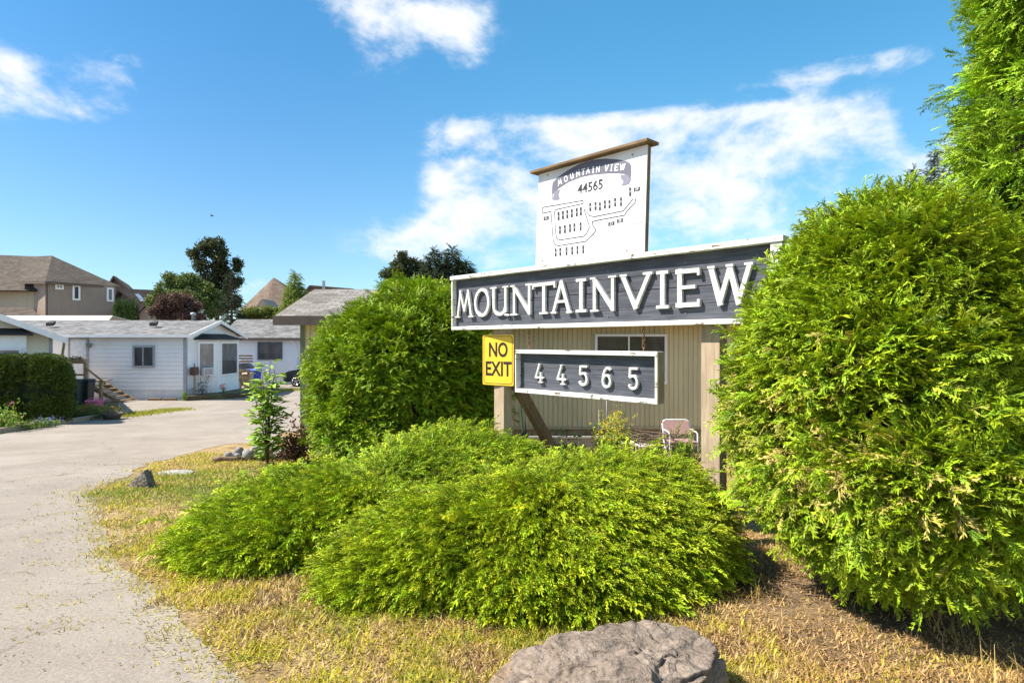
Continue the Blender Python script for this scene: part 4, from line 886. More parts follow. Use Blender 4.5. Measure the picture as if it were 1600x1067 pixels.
m = MB(); m.bx(Xd(373, 36), Xd(391, 36), 35.83, 35.89, Zd(592, 36), Zd(589, 36)); m.build('rail', deck_wood, r)
r = root('barbecue', (Xd(384, 39.5), 39.5, gz(39.5)), 0, 'covered dark barbecue by the wall of the farther home', 'barbecue'); bx_, bz_ = Xd(384, 39.5), gz(39.5)
m = MB(); m.prism([(bx_ - .8, 39.3, bz_ + .6), (bx_ + .8, 39.3, bz_ + .6), (bx_ + .55, 39.3, bz_ + 1.1), (bx_ + .1, 39.3, bz_ + 1.5), (bx_ - .6, 39.3, bz_ + 1.5)], (0, .6, 0)); m.build('hood', trim_dark, r, bevel=.05)
m = MB(); m.bx(bx_ - .6, bx_ + .6, 39.35, 39.85, bz_, bz_ + .6); m.build('cart', trim_dark, r); m = MB()
for i in range(3): m.bx(bx_ - .6, bx_ + .55, 39.22, 39.27, bz_ + 1.55 + i * .18, bz_ + 1.65 + i * .18)
m.build('rack', brace_wood, r)

# ------------------------------------------------------------------ car (dark SUV, nose to the left)
cd = 38.6; cx0 = Xd(441, cd); zg = gz(cd) + .012
car = root('parked_car', (cx0 + 2.25, cd, zg), 0, 'small black SUV parked nose-left, half hidden behind the tan home corner', 'car')
prof = [(.02, .42), (.0, .62), (.08, .86), (.30, .98), (1.15, 1.12), (1.35, 1.16), (2.05, 1.60), (2.4, 1.66), (3.4, 1.64), (4.1, 1.50), (4.42, 1.05), (4.46, .60), (4.38, .34), (3.95, .30)]
def arch(cx, r=.40): return [(cx + r * math.cos(a), .36 + r * math.sin(a)) for a in np.linspace(-.1, math.pi + .1, 9)]
outline = prof + arch(3.55) + [(3.1, .26), (1.3, .26)] + arch(.88) + [(.45, .30), (.15, .32)]
m = MB(); secs = []
for (yy, inset) in ((-.90, .10), (-.86, .0), (-.5, -.0), (.5, 0), (.86, 0), (.90, .10)):
    q = []
    for (x, z) in outline:
        tuck = max(0, (z - 1.0)) * .36; ys = yy * (1 - tuck / .9) ; xx = x + (.06 if abs(yy) > .8 and x < .4 else 0) - (.06 if abs(yy) > .8 and x > 4.2 else 0)
        q.append((cx0 + xx, cd + .9 + ys, zg + (z - inset * .15)))
    secs.append(q)
n = len(outline); vs = [p for q in secs for p in q]; fs = [(i * n + j, i * n + (j + 1) % n, (i + 1) * n + (j + 1) % n, (i + 1) * n + j) for i in range(5) for j in range(n)] + [list(range(n))[::-1], [5 * n + j for j in range(n)]]
m.add(vs, fs); m.build('body', car_black, car)
gl = [(1.50, 1.17), (2.08, 1.53), (2.45, 1.58), (3.35, 1.56), (3.95, 1.44), (4.1, 1.16)]
for s in (-1, 1):
    m = MB()
    def gp(x, z): return (cx0 + x, cd + .9 + s * (.90 * (1 - max(0, z - 1.) * .36 / .9) + .012), zg + z)
    m.poly([gp(*p) for p in gl]); m.build('side_window', glass, car)
m = MB(); m.poly([(cx0 + 1.32, cd + .2, zg + 1.185), (cx0 + 1.32, cd + 1.6, zg + 1.185), (cx0 + 2.0, cd + 1.5, zg + 1.60), (cx0 + 2.0, cd + .3, zg + 1.60)]); m.build('windscreen', glass, car)
for i, (wx, s) in enumerate(((.88, -1), (3.55, -1), (.88, 1), (3.55, 1))):
    cy = cd + .9 + s * .80; c = Vector((cx0 + wx, cy + (-.11 if s < 0 else -.11), zg + .345)); m = MB(); m.lathe(c, [(.20, 0), (.33, .005), (.345, .03), (.345, .19), (.33, .215), (.2, .22)], 28, (0, 1, 0)); wh = m.build('wheel', tyre, car, True)
    m = MB(); fy = c.y - .006 if s < 0 else c.y + .226; m.tube([(c.x + .225 * math.cos(a), fy, c.z + .225 * math.sin(a)) for a in np.linspace(0, 2 * math.pi, 24, endpoint=False)], .018, 6, closed=True)
    for k in range(5): a = k * 2 * math.pi / 5 + .3; m.beam((c.x, fy, c.z), (c.x + .22 * math.cos(a), fy, c.z + .22 * math.sin(a)), .05, .03, (0, 1, 0))
    m.lathe((c.x, fy - .02, c.z), [(.05, 0), (.05, .04)], 12, (0, 1, 0)); m.build('rim', alloy, wh)
for s in (0, 1): m = MB(); y = cd + .06 if not s else cd + 1.42; m.prism([(cx0 + .02, y, zg + .74), (cx0 + .34, y - (.0 if s else .05), zg + .84), (cx0 + .40, y, zg + .93), (cx0 + .08, y, zg + .86)], (0, .32, 0)); m.build('headlight', lampglass, car)
m = MB(); m.box((cx0 + 1.55, cd - .08, zg + 1.18), (.14, 0, 0), (0, .2, 0), (0, 0, .14)); m.build('mirror', car_black, car, bevel=.03)

# ------------------------------------------------------------------ clipped hedge and left flower bed
def boxpoints(x0, x1, y0, y1, z0, z1, n, rnd=.25):
    P, Nn = [], []
    c = np.array([(x0 + x1) / 2, (y0 + y1) / 2, (z0 + z1) / 2]); h_ = np.array([x1 - x0, y1 - y0, z1 - z0]) / 2
    u = RNG.normal(size=(n * 3, 3)); u = np.sign(u) * np.abs(norm(u)) ** .45; u = u / np.max(np.abs(u), axis=1, keepdims=True) ** .8
    u = u[(u[:, 2] > -.95)][:n]; k = np.linalg.norm(u, axis=1, keepdims=True); u2 = u / (1 + .10 * (k - 1)); return c + u2 * h_, norm(u ** 5 + 1e-6)
hx0, hx1, hd = Xd(-20, 18.2), Xd(106, 18.2), 18.2; hz = gz(18.2)
hg = root('clipped_hedge', ((hx0 + hx1) / 2 - .5, hd + .8, hz), 0, 'dense clipped dark green hedge at left in front of the cream home', 'hedge')
B = [(hx0 + .75, hd + .9, hz + .72, 1.0, .95, 1.1), (hx1 - .8, hd + .9, hz + .72, .85, .9, 1.12), ((hx0 + hx1) / 2, hd + .8, hz + .75, 1.0, .95, 1.12)]
P, Nn = boxpoints(hx0, hx1, hd, hd + 1.7, hz + .02, Zd(562, 18.2) - .05, 24000)
cyh = hz + .9; bulge = 1 - .13 * np.clip((hz + .7 - P[:, 2]) / .7, 0, 1) ** 2 - .10 * np.clip((P[:, 2] - hz - 1.2) / .6, 0, 1) ** 2; hcx = (hx0 + hx1) / 2
P[:, 0] = hcx + (P[:, 0] - hcx) * bulge; P[:, 2] -= .10 * np.clip((P[:, 0] - hx1 + .7) / .7, 0, 1) ** 2; P[:, 0] -= .72 * (P[:, 1] - hd)
V, Q, C = scatter(FR, P + RNG.normal(0, .03, P.shape), Nn + RNG.normal(0, .4, P.shape) + [0, 0, .5], Nn + RNG.normal(0, .5, P.shape), RNG.uniform(.7, 1.2, len(P)) * .155, (.02, .035, .008), (.085, .125, .02), .2); np_mesh('foliage', V, Q, leaf, hg, C)
m = MB(); ht_ = Zd(562, 18.2) - .22; m.prism([(hx0 + .2, hd + .16, hz), (hx1 - .24, hd + .12, hz), (hx1 - .24 - 1.0, hd + 1.5, hz), (hx0 + .2 - 1.0, hd + 1.5, hz)], (0, 0, ht_ - hz)); cr_ = m.build('dark_core', plain('hedge_core', (.02, .03, .012), .9), hg, bevel=.15)
# raised bed along the kerb
K = [Gp(-60, 688), Gp(0, 677), Gp(60, 668), Gp(110, 661), Gp(162, 652.5)]
bed = MB(); top = [(p.x, p.y, gz(p.y) + .10) for p in K]; far = [(Xd(190, 24), 24, gz(24) + .06), (Xd(180, 27.4), 27.4, gz(27.4) + .05), (Xd(100, 27.4), 27.4, gz(27.4) + .05), (-24, 27.4, gz(27.4) + .05), (-24, 14, gz(14) + .1)]
bed.poly(top + [(Xd(188, 20.5), 20.5, gz(20.5) + .08)] + far)
def soil(t, bs, out):
    g = t.n('ShaderNodeNewGeometry').outputs['Position']; n1 = t.noise(g, 1.2, 5); n2 = t.noise(g, 30, 5, .7)
    col = t.mix(t.rng(n1, .4, .6), (.10, .07, .045), (.16, .17, .05)); f = t.rng(n2, .3, .7, .5, 1.4)
    t.put(bs.inputs['Base Color'], t.mix(1, col, t.n('ShaderNodeCombineColor', i_0=f, i_1=f, i_2=f), 'MULTIPLY')); bs.inputs['Roughness'].default_value = .95; bump(t, bs, n2, .8, .03)
tag(bed.build('flower_bed', mat('bed_soil', soil)), kind='structure')
for i, (a, b) in enumerate(zip(K[:-1], K[1:])):
    m = MB(); d_ = (b - a).normalized() * .01; z = Vector((0, 0, .07)); m.beam(a + z + d_, b + z - d_, .12, .15)
    o = m.build('kerb_log', kerb_wood, None, bevel=.02); tag(o, ['weathered timber kerb length at the left photo edge', 'weathered timber kerb length below the pink flowers', 'weathered timber kerb length below the clipped hedge', 'weathered timber kerb length nearest the black planter pot'][i], 'timber edging', 'timber kerb along the left bed')

def tuft(name, label, px, py, d, n, R, H, size, ca, cb, cat='plant', flowers=None, group=None, z=None, tm=None):
    c = Vector((Xd(px, d), d, gz(d) + .02 if z is None else z)); r = root(name, c, 0, label, cat, group)
    P = np.stack([RNG.normal(0, R * .45, n), RNG.normal(0, R * .45, n), np.abs(RNG.normal(0, H * .4, n)) + .04], -1) + np.array(c)
    Fw = P - np.array(c) + [0, 0, H * .4] + RNG.normal(0, R * .4, P.shape); V, Q, C = scatter(tm or LC, P, Fw, RNG.normal(size=P.shape), RNG.uniform(.6, 1.3, n) * size, ca, cb, .2); np_mesh('foliage', V, Q, leaf, r, C)
    m = MB()
    for k in range(8): a = k * .8; m.tube([c, c + Vector((R * .5 * math.cos(a), R * .5 * math.sin(a), H * .7))], [.012, .004], 5)
    m.build('stems', bark, r)
    if flowers:
        fn, fc, fs, lift = flowers; P = np.stack([RNG.normal(0, R * .5, fn), RNG.normal(0, R * .5, fn) - R * .2, RNG.uniform(H * .5, H * lift, fn)], -1) + np.array(c)
        V, Q, C = scatter(LC, P, RNG.normal(size=P.shape), RNG.normal(size=P.shape), np.full(fn, fs), fc, tuple(min(.95, x * 1.2) for x in fc), .1); np_mesh('flowers', V, Q, petal, r, C)
    return r
LG, LG2 = (.06, .12, .02), (.26, .42, .06)
tuft('hydrangea', 'bright green plant with pink blooms at the left photo edge before the hedge', 4, 640, 16.3, 260, .42, .62, .11, (.08, .17, .02), (.34, .5, .07), 'flowering plant', (16, (.75, .28, .45), .06, 1.25))
tuft('blue_flower', 'low plant with violet-blue flowers at the foot of the clipped hedge', 72, 655, 17.4, 90, .3, .18, .09, LG, LG2, 'flowering plant', (40, (.16, .16, .55), .07, 1.3))
tuft('blue_flower', 'second violet-blue flower clump, right of the first along the timber kerb', 90, 655, 18.3, 90, .3, .2, .09, LG, LG2, 'flowering plant', (40, (.16, .2, .6), .07, 1.3))
tuft('bed_plant', 'light green leafy plant right of the hedge in the flower bed', 100, 650, 20.4, 200, .5, .45, .13, (.09, .15, .03), (.38, .46, .12))
tuft('bed_plant', 'reddish-brown leafy plant in the middle of the flower bed', 122, 650, 19.6, 150, .35, .32, .10, (.10, .06, .03), (.30, .20, .08))
tuft('bed_plant', 'dark green low plant between the brown plant and the planter pot', 140, 650, 19.8, 170, .5, .25, .10, (.04, .08, .02), (.16, .24, .05))
tuft('bed_plant', 'pinkish flowering plant behind the black planter pot', 150, 645, 20.8, 150, .4, .42, .11, (.08, .1, .03), (.25, .3, .1), 'plant', (30, (.55, .25, .28), .06, 1.1))
tuft('bed_plant', 'green ground-hugging plant at the foot of the kerb by the hedge corner', 48, 660, 16.9, 110, .4, .2, .09, (.05, .09, .02), (.2, .3, .05))
c = Gp(175, 655); c.z += .012; r = root('planter_pot', c, 0, 'low black bowl planter at the right end of the timber kerb', 'planter')
m = MB(); m.lathe(c, [(.22, 0), (.30, .14), (.33, .19), (.31, .20), (.28, .16), (.01, .15)], 22); m.build('pot', terracotta, r, True)
P = np.array(c) + np.stack([RNG.normal(0, .2, 70), RNG.normal(0, .2, 70), RNG.uniform(.15, .42, 70)], -1); crown('plants', P, .08, (.10, .09, .03), (.35, .28, .12), r)

# ---- bed by the bay window
xb0, xb1 = Xd(293, 29.2), Xd(386, 30.5)
m = MB(); zz = gz(30); m.prism([(xb0 + .1, 28.9, zz - .1), (xb1, 31.2, zz - .1), (xb1 + .3, 34.0, zz - .1), (xR + .9, 34.5, zz - .1), (xR + .04, 29.4, zz - .1)], (0, 0, .35)); tag(m.build('raised_bed', mat('bed_soil', soil), None, bevel=.04), 'low dark mulch bed in front of the bay window', 'planting bed', kind='structure')
zz += .25
tuft('weed', 'small green weed at the white home corner below the grey trim', 289, 625, 29.1, 60, .16, .4, .12, LG, LG2)
tuft('dry_shrub', 'thin leafless grey shrub under the bay window', 316, 600, 30.0, 110, .42, 1.1, .10, (.09, .075, .06), (.24, .20, .17), 'shrub', z=zz)
tuft('orange_flower', 'orange-red flower under the bay window', 349, 606, 30.8, 24, .14, .35, .09, LG, LG2, 'flowering plant', (22, (.75, .12, .06), .10, 1.3), z=zz)
r = root('mailbox', (Xd(304, 29.8), 29.8, zz), 0, 'small rusty brown mailbox on a post by the bay window', 'mailbox')
m = MB(); cx = Xd(304, 29.8); m.bx(cx - .04, cx + .04, 29.76, 29.84, zz, zz + .95); m.build('post', post_wood, r)
m = MB(); m.bx(cx - .13, cx + .13, 29.6, 30.0, zz + .95, zz + 1.35); m.build('box', plain('mail_brown', (.10, .05, .035), .5), r, bevel=.04)
for i, (a, b) in enumerate(((232, 252), (256, 276))):
    m = MB(); dd = 29.2; m.bx(Xd(a, dd), Xd(b, dd), dd - .07, dd + .07, gz(dd) + .01, gz(dd) + .12); tag(m.build('timber_block', brace_wood, None, bevel=.015), ['dark timber block on the ground below the white home window', 'dark timber block on the ground nearest the white home corner'][i], 'timber block', 'timber blocks at the skirting')

# ------------------------------------------------------------------ THE SIGN
O = Vector((-.74, 7.4, 0)); RX = Vector((.6887, -.7251, 0)); QY = Vector((.7251, .6887, 0)); UZ = Vector((0, 0, 1)); SANG = math.atan2(RX.y, RX.x)
def SP(s, y, z): return O + RX * s + QY * y + UZ * z
def s_of(px, y=0.):
    k = (px - 800) / F; # (O.x + RX.x s + QY.x y) = k (O.y + RX.y s + QY.y y)
    return (k * (O.y + QY.y * y) - O.x - QY.x * y) / (RX.x - k * RX.y)
zB, zT, LEN = 1.738, 2.385, 3.985
midp = SP(LEN / 2, .15, 0); sign = root('entrance_sign', (midp.x, midp.y, gz(midp.y)), SANG, 'large blue-grey plank sign in a peeling white frame, reading MOUNTAINVIEW, on two timber posts', 'sign')
def sbox(m, s0, s1, y0, y1, z0, z1): m.box(SP((s0 + s1) / 2, (y0 + y1) / 2, (z0 + z1) / 2), RX * (s1 - s0), QY * (y1 - y0), UZ * (z1 - z0))
fw = .042
m = MB(); sbox(m, -.012, LEN + .012, -.012, .10, zT - fw, zT + .004); m.build('frame_top', white_paint, sign, bevel=.004)
m = MB(); sbox(m, 0, LEN, 0, .10, zB, zB + fw); m.build('frame_bottom', white_paint, sign, bevel=.004)
m = MB(); sbox(m, .0, .022, .001, .098, zB + fw + .001, zT - fw - .001); m.build('frame_end', white_paint, sign, bevel=.004)
m = MB(); sbox(m, LEN - .09, LEN, .001, .098, zB + fw + .001, zT - fw - .001); m.build('frame_end', white_paint, sign, bevel=.004)
H = zT - zB - 2 * fw; zz = [1, .73, .50, .24, 0]
for i in range(4):
    m = MB(); sbox(m, .024, LEN - .092, .060 + .003 * (i % 2), .085, zB + fw + H * zz[i + 1] + (.003 if i == 1 else .0004), zB + fw + H * zz[i] - (.003 if i == 2 else .0004)); m.build('plank', plank_paint, sign, bevel=.003)
m = MB(); sbox(m, fw + .002, LEN - .092, .087, .096, zB + fw + .002, zT - fw - .002); m.build('backing_board', trim_dark, sign)
m = MB()
for s_ in (.45, 1.35, 2.3, 3.15, 3.75):
    for z_ in (zB + .10, zB + .53): m.lathe(SP(s_ + .03 * math.sin(s_ * 9), .0585, z_), [(.009, 0), (.009, .004)], 8, QY)
m.build('nail_heads', iron, sign)
def spost(nm, s0, zt, y0=.10, w_=.17, t_=.125):
    m = MB(); c = SP(s0 + w_ / 2, y0 + t_ / 2, 0); g = gz(c.y) - .3; sbox(m, s0, s0 + w_, y0 + .002, y0 + t_, g, zt); return m.build(nm, post_wood, sign, bevel=.008)
spost('post', s_of(771.6, .1), zT - .08); spost('post', s_of(1095, .1), zT - .08)
m = MB(); a = SP(s_of(771.6, .1) + .19, .20, 1.22); b = a + Vector((.86, .80, 0)) * .98; b.z = gz(b.y) - .1; m.beam(a, b, .09, .12, QY); m.build('brace', brace_wood, sign, bevel=.006)

# letters: strokes in unit box, (x0,y0,x1,y1,w) ; curves as polylines
def ribbon(m, pts, wd, map3, d0, d1, closed=False):
    """pts in metres (u,v); wd width or list; map3(u,v,depth)->Vector"""
    n = len(pts); L, R = [], []
    for i, (x, y) in enumerate(pts):
        a = pts[i - 1] if (i > 0 or closed) else None; b = pts[(i + 1) % n] if (i < n - 1 or closed) else None
        dirs = []
        if a: dx, dy = x - a[0], y - a[1]; l = math.hypot(dx, dy) or 1; dirs.append((dx / l, dy / l))
        if b: dx, dy = b[0] - x, b[1] - y; l = math.hypot(dx, dy) or 1; dirs.append((dx / l, dy / l))
        tx = sum(q[0] for q in dirs) / len(dirs); ty = sum(q[1] for q in dirs) / len(dirs); l = math.hypot(tx, ty) or 1; k = 1 / max(l, .5); tx, ty = tx / l, ty / l
        h_ = (wd[i] if hasattr(wd, '__len__') else wd) / 2 * k; L.append((x - ty * h_, y + tx * h_)); R.append((x + ty * h_, y - tx * h_))
    vs = [map3(*p, d0) for p in L] + [map3(*p, d0) for p in R] + [map3(*p, d1) for p in L] + [map3(*p, d1) for p in R]; fs = []
    for i in range(n if closed else n - 1):
        j = (i + 1) % n; fs += [(i, j, n + j, n + i), (2 * n + i, 3 * n + i, 3 * n + j, 2 * n + j), (i, 2 * n + i, 2 * n + j, j), (n + i, n + j, 3 * n + j, 3 * n + i)]
    if not closed: fs += [(0, n, 3 * n, 2 * n), (n - 1, 3 * n - 1, 4 * n - 1, 2 * n - 1)]
    m.add(vs, fs)
def arcp(cx, cy, rx, ry, a0, a1, n=18): return [(cx + rx * math.cos(math.radians(a0 + (a1 - a0) * i / n)), cy + ry * math.sin(math.radians(a0 + (a1 - a0) * i / n))) for i in range(n + 1)]
k_ = 1.
GL = {
 'M': [([(.13, 0), (.30, 1)], 1), ([(.27, .98), (.50, .22)], .9), ([(.50, .22), (.72, .98)], .9), ([(.70, 1), (.88, 0)], 1.1), ([(0, .03), (.26, .03)], .5), ([(.74, .03), (1, .03)], .5)],
 'O': [(arcp(.5, .5, .40, .45, 0, 360, 28)[:-1], 1, True)],
 'U': [([(.17, 1), (.17, .40)] + arcp(.48, .33, .31, .27, 180, 300, 10)[1:] + [(.72, .14), (.80, .30)], 1), ([(.81, 1), (.81, .12)], 1), ([(0, .97), (.34, .97)], .5), ([(.66, .97), (.98, .97)], .5), ([(.78, .04), (1, .02)], .6)],
 'N': [([(.15, 0), (.15, 1)], .9), ([(.12, .97), (.86, .05)], 1.15), ([(.86, 0), (.86, 1)], .9), ([(.0, .03), (.32, .03)], .5), ([(.70, .97), (1.0, .97)], .5), ([(0, .97), (.2, .97)], .5)],
 'T': [([(.5, 0), (.5, .93)], 1.05), ([(.0, .93), (1, .95)], .95), ([(.32, .03), (.68, .03)], .55), ([(.03, .80), (.03, .95)], .5), ([(.97, .80), (.97, .95)], .5)],
 'A': [([(.10, 0), (.50, 1)], .9), ([(.48, 1), (.88, 0)], 1.15), ([(.25, .36), (.74, .36)], .7), ([(0, .03), (.27, .03)], .5), ([(.74, .03), (1, .03)], .5)],
 'I': [([(.5, 0), (.5, 1)], 1.15), ([(.05, .045), (.95, .045)], .75), ([(.08, .955), (.92, .955)], .75)],
 'V': [([(.08, .97), (.50, .03)], 1.25), ([(.47, .05), (.90, .97)], 1.0), ([(.72, .97), (1, .97)], .6), ([(0, .97), (.22, .97)], .5)],
 'E': [([(.16, 0), (.16, 1)], 1.15), ([(.0, .07), (.97, .07)], 1.0), ([(.2, .52), (.80, .52)], .8), ([(.0, .93), (.97, .93)], 1.0), ([(.93, .07), (.93, .20)], .6), ([(.93, .93), (.93, .80)], .6)],
 'W': [([(.07, .97), (.29, .02)], 1.2), ([(.27, .05), (.51, .97)], 1.0), ([(.49, .97), (.70, .02)], 1.2), ([(.68, .05), (.93, .97)], 1.0), ([(0, .97), (.17, .97)], .5), ([(.82, .97), (1, .97)], .5), ([(.42, .97), (.58, .97)], .5)],
 '4': [([(.52, 1), (.06, .30)], .75), ([(.0, .28), (1, .28)], .8), ([(.66, .56), (.66, 0)], .9), ([(.42, .03), (.90, .03)], .5), ([(.40, .98), (.62, .98)], .5)],
 '5': [([(.16, .97), (.92, .97)], .85), ([(.20, 1), (.15, .55)], .75), ([(.15, .56)] + arcp(.47, .33, .40, .30, 125, -150, 20)[1:], .9), ([(.05, .18), (.22, .14)], .9)],
 '6': [([(.88, .86), (.70, .96), (.50, .95), (.30, .80), (.16, .55), (.13, .35)], .85), (arcp(.50, .31, .37, .29, 0, 360, 24)[:-1], .85, True)],
}
def glyph(ch, W, Hh, sw, map3, d0, d1):
    m = MB()
    for i, st_ in enumerate(GL[ch]):
        pts = [(x * W, y * Hh) for x, y in st_[0]]; ribbon(m, pts, sw * st_[1], map3, d0 - .0012 * (i + 1) * (1 if d1 > d0 else -1), d1, len(st_) > 2)
    return m
LET = [('M', 83, 160), ('O', 160, 228), ('U', 230, 308), ('N', 315, 405), ('T', 405, 500), ('A', 482, 570), ('I', 583, 632), ('N', 647, 755), ('V', 770, 905), ('I', 918, 975), ('E', 1002, 1105), ('W', 1135, 1325)]
yl = .030
for ch, a, b in LET:
    s0, s1 = s_of(680 + a / 2.667, yl), s_of(680 + b / 2.667, yl); mp = lambda u, v, dp, s0=s0: SP(s0 + u, dp, 1.885 + v)
    sw = {'M': .029, 'O': .034, 'U': .034}.get(ch, .037); g = glyph(ch, s1 - s0, .330, sw, mp, yl, .0585); o = g.build('letter', letter_paint, sign); o['label'] = 'white wooden letter ' + ch
# ---- hanging number sign
s0, s1 = 1.12, 2.908; zt_, zb_ = 1.511, 1.052; c = SP((s0 + s1) / 2, .05, zb_); ns = root('number_sign', c, SANG, 'smaller blue-grey framed sign reading 44565, hanging on chains under the big sign', 'sign')
f2 = .040; tl = -.0
m = MB(); sbox(m, s0, s1, 0, .105, zt_ - f2, zt_); m.build('frame_top', white_paint, ns, bevel=.003)
m = MB(); sbox(m, s0, s1, 0, .105, zb_, zb_ + f2); m.build('frame_bottom', white_paint, ns, bevel=.003)
m = MB(); sbox(m, s0, s0 + .016, .001, .104, zb_ + f2 + .001, zt_ - f2 - .001); m.build('frame_end', white_paint, ns, bevel=.003)
m = MB(); sbox(m, s1 - .025, s1, .001, .104, zb_ + f2 + .001, zt_ - f2 - .001); m.build('frame_end', white_paint, ns, bevel=.003)
m = MB(); zc = (zt_ + zb_) / 2 + .05; sbox(m, s0 + .018, s1 - .027, .07, .09, zc + .001, zt_ - f2 - .001); m.build('plank', plank_paint, ns, bevel=.002)
m = MB(); sbox(m, s0 + .018, s1 - .027, .072, .09, zb_ + f2 + .001, zc - .002); m.build('plank', plank_paint, ns, bevel=.002)
for ch, a, b, y0, y1 in (('4', 487, 548, 445, 312), ('4', 642, 708, 458, 320), ('5', 797, 865, 465, 326), ('6', 960, 1032, 478, 334), ('5', 1150, 1225, 492, 340)):
    u0, u1 = s_of(730 + a / 4.571, .05), s_of(730 + b / 4.571, .05); dpt = SP(u0, .05, 0).y; zlo, zhi = Zd(500 + y0 / 4.571, dpt), Zd(500 + y1 / 4.571, dpt)
    g = glyph(ch, u1 - u0, zhi - zlo, .024, lambda u, v, dp, u0=u0, zlo=zlo: SP(u0 + u, dp, zlo + v), .044, .0705); o = g.build('digit', letter_paint, ns); o['label'] = 'white wooden numeral ' + ch
for px in (826.7, 1005.6):
    s = s_of(px, .05); m = MB(); top_, bot = zB, zt_; n_l = 5; m.tube([SP(s, .05, top_ + .01), SP(s, .05, top_ - .03)], .005, 6); m.tube([SP(s, .05, bot - .01), SP(s, .05, bot + .03)], .005, 6)
    for k in range(n_l):
        zc = bot + .035 + (top_ - bot - .07) * (k + .5) / n_l; hh_ = (top_ - bot - .07) / n_l * .68; ax = RX if k % 2 == 0 else QY
        m.tube([SP(s, .05, zc) + ax * .014 * math.cos(a) + UZ * hh_ * math.sin(a) for a in np.linspace(0, 2 * math.pi, 12, endpoint=False)], .0045, 6, closed=True)
    m.build('chain', rust, ns, True)
m = MB(); sbox(m, s1 + .0005, s1 + .006, .004, .103, zb_ + .003, zt_ - .003); m.build('bare_wood_end', plain('bare_end', (.36, .29, .18), .8, var=.3), ns)
# ---- map board
lean = .05; ms0, ms1 = 1.389, 2.746; mz0, mz1 = zT + .006, 3.372
def MPp(u, v, dp=0.):   # u across 0..1, v down 0..1 (v=1 at the big sign's top)
    z = mz1 - (mz1 - mz0) * v; return SP(ms0 + (ms1 - ms0) * u, .045 + lean * (z - mz0) + dp, z)
mb = root('map_board', SP((ms0 + ms1) / 2, .05, mz0), SANG, 'white park site map board standing on top of the big sign under a brown cap', 'sign')
def mbox(m, u0, u1, v0, v1, d0, d1):
    c = [MPp(u, v, d) for d in (d0, d1) for (u, v) in ((u0, v0), (u1, v0), (u1, v1), (u0, v1))]; m.add(c, [(3, 2, 1, 0), (4, 5, 6, 7), (0, 1, 5, 4), (1, 2, 6, 5), (2, 3, 7, 6), (3, 0, 4, 7)])
m = MB(); mbox(m, 0, 1, 0, 1, 0, .012); m.build('panel', panel_white, mb)
m = MB(); mbox(m, .96, 1.001, 0, 1, .014, .055); m.build('backing_strip', brace_wood, mb); m = MB(); mbox(m, 0, .04, 0, 1, .014, .055); m.build('backing_strip', brace_wood, mb)
m = MB(); a, b = MPp(-.045, 0, .02) + UZ * .02, MPp(1.035, 0, .02) + UZ * .02; m.beam(a, b, .19, .028); m.build('cap', cap_wood, mb, bevel=.004)
m = MB()
for (u, v) in ((.10, .035), (.885, .06), (.07, .945), (.86, .955)):
    p = MPp(u, v, -.003); m.lathe(p, [(.008, 0), (.008, .004)], 8, -QY)
m.build('screws', iron, mb)
# homography from traced points in the enlarged view to board coordinates
src = [(183, 388), (878, 172), (855, 868), (158, 955)]; dst = [(0, 0), (1, 0), (1, 1), (0, 1)]
A_ = []; b_ = []
for (x, y), (u, v) in zip(src, dst):
    A_.append([x, y, 1, 0, 0, 0, -u * x, -u * y]); b_.append(u); A_.append([0, 0, 0, x, y, 1, -v * x, -v * y]); b_.append(v)
Hc = np.append(np.linalg.solve(np.array(A_, float), np.array(b_, float)), 1).reshape(3, 3)
WB, HB = ms1 - ms0, mz1 - mz0
def hu(x, y): q = Hc @ np.array([x, y, 1]); return q[0] / q[2], q[1] / q[2]
def mm(x, y): u, v = hu(x, y); return (u * WB, (1 - v) * HB)
mapf = lambda u, v, dp: MPp(u / WB, 1 - v / HB, dp)
def line(pts, name='road_line', wd=.0042):
    m = MB(); ribbon(m, [mm(*p) for p in pts], wd, mapf, -.0022, -.0005); return m
m = MB()
for pts in ([(458, 541), (205, 590), (205, 626), (256, 614), (259, 660), (268, 790), (278, 818), (300, 826), (472, 797), (515, 755), (528, 742), (540, 727), (517, 690), (515, 675), (530, 667), (725, 628), (738, 605), (795, 545), (800, 518)],
            [(458, 541), (458, 560), (285, 602), (278, 615), (283, 740), (290, 780), (310, 790), (460, 765), (480, 745), (496, 712), (494, 690), (468, 612), (466, 594), (500, 636), (530, 641), (715, 601), (730, 585), (782, 522)]):
    ribbon(m, [mm(*p) for p in pts], .0085, mapf, -.0022, -.0005)
m.build('road_outline', map_dark, mb)
lots = [(x, 642 - i * 6.5, 13, 52) for i, x in enumerate((303, 330, 358, 386, 417, 443))] + [(504, 581, 13, 52), (537, 574, 13, 52), (565, 576, 13, 52), (597, 563, 13, 52), (627, 561, 13, 52), (664, 547, 13, 55), (702, 543, 13, 55)] + \
       [(311, 727, 12, 50), (342, 722, 12, 50), (374, 715, 12, 50), (402, 710, 12, 50), (441, 703, 12, 50)] + [(x, 868 - i * 4, 12, 50) for i, x in enumerate((283, 312, 351, 387, 420, 457))] + [(763, 478, 15, 55), (807, 460, 42, 26), (226, 656, 32, 24), (639, 683, 40, 24), (695, 663, 40, 24)]
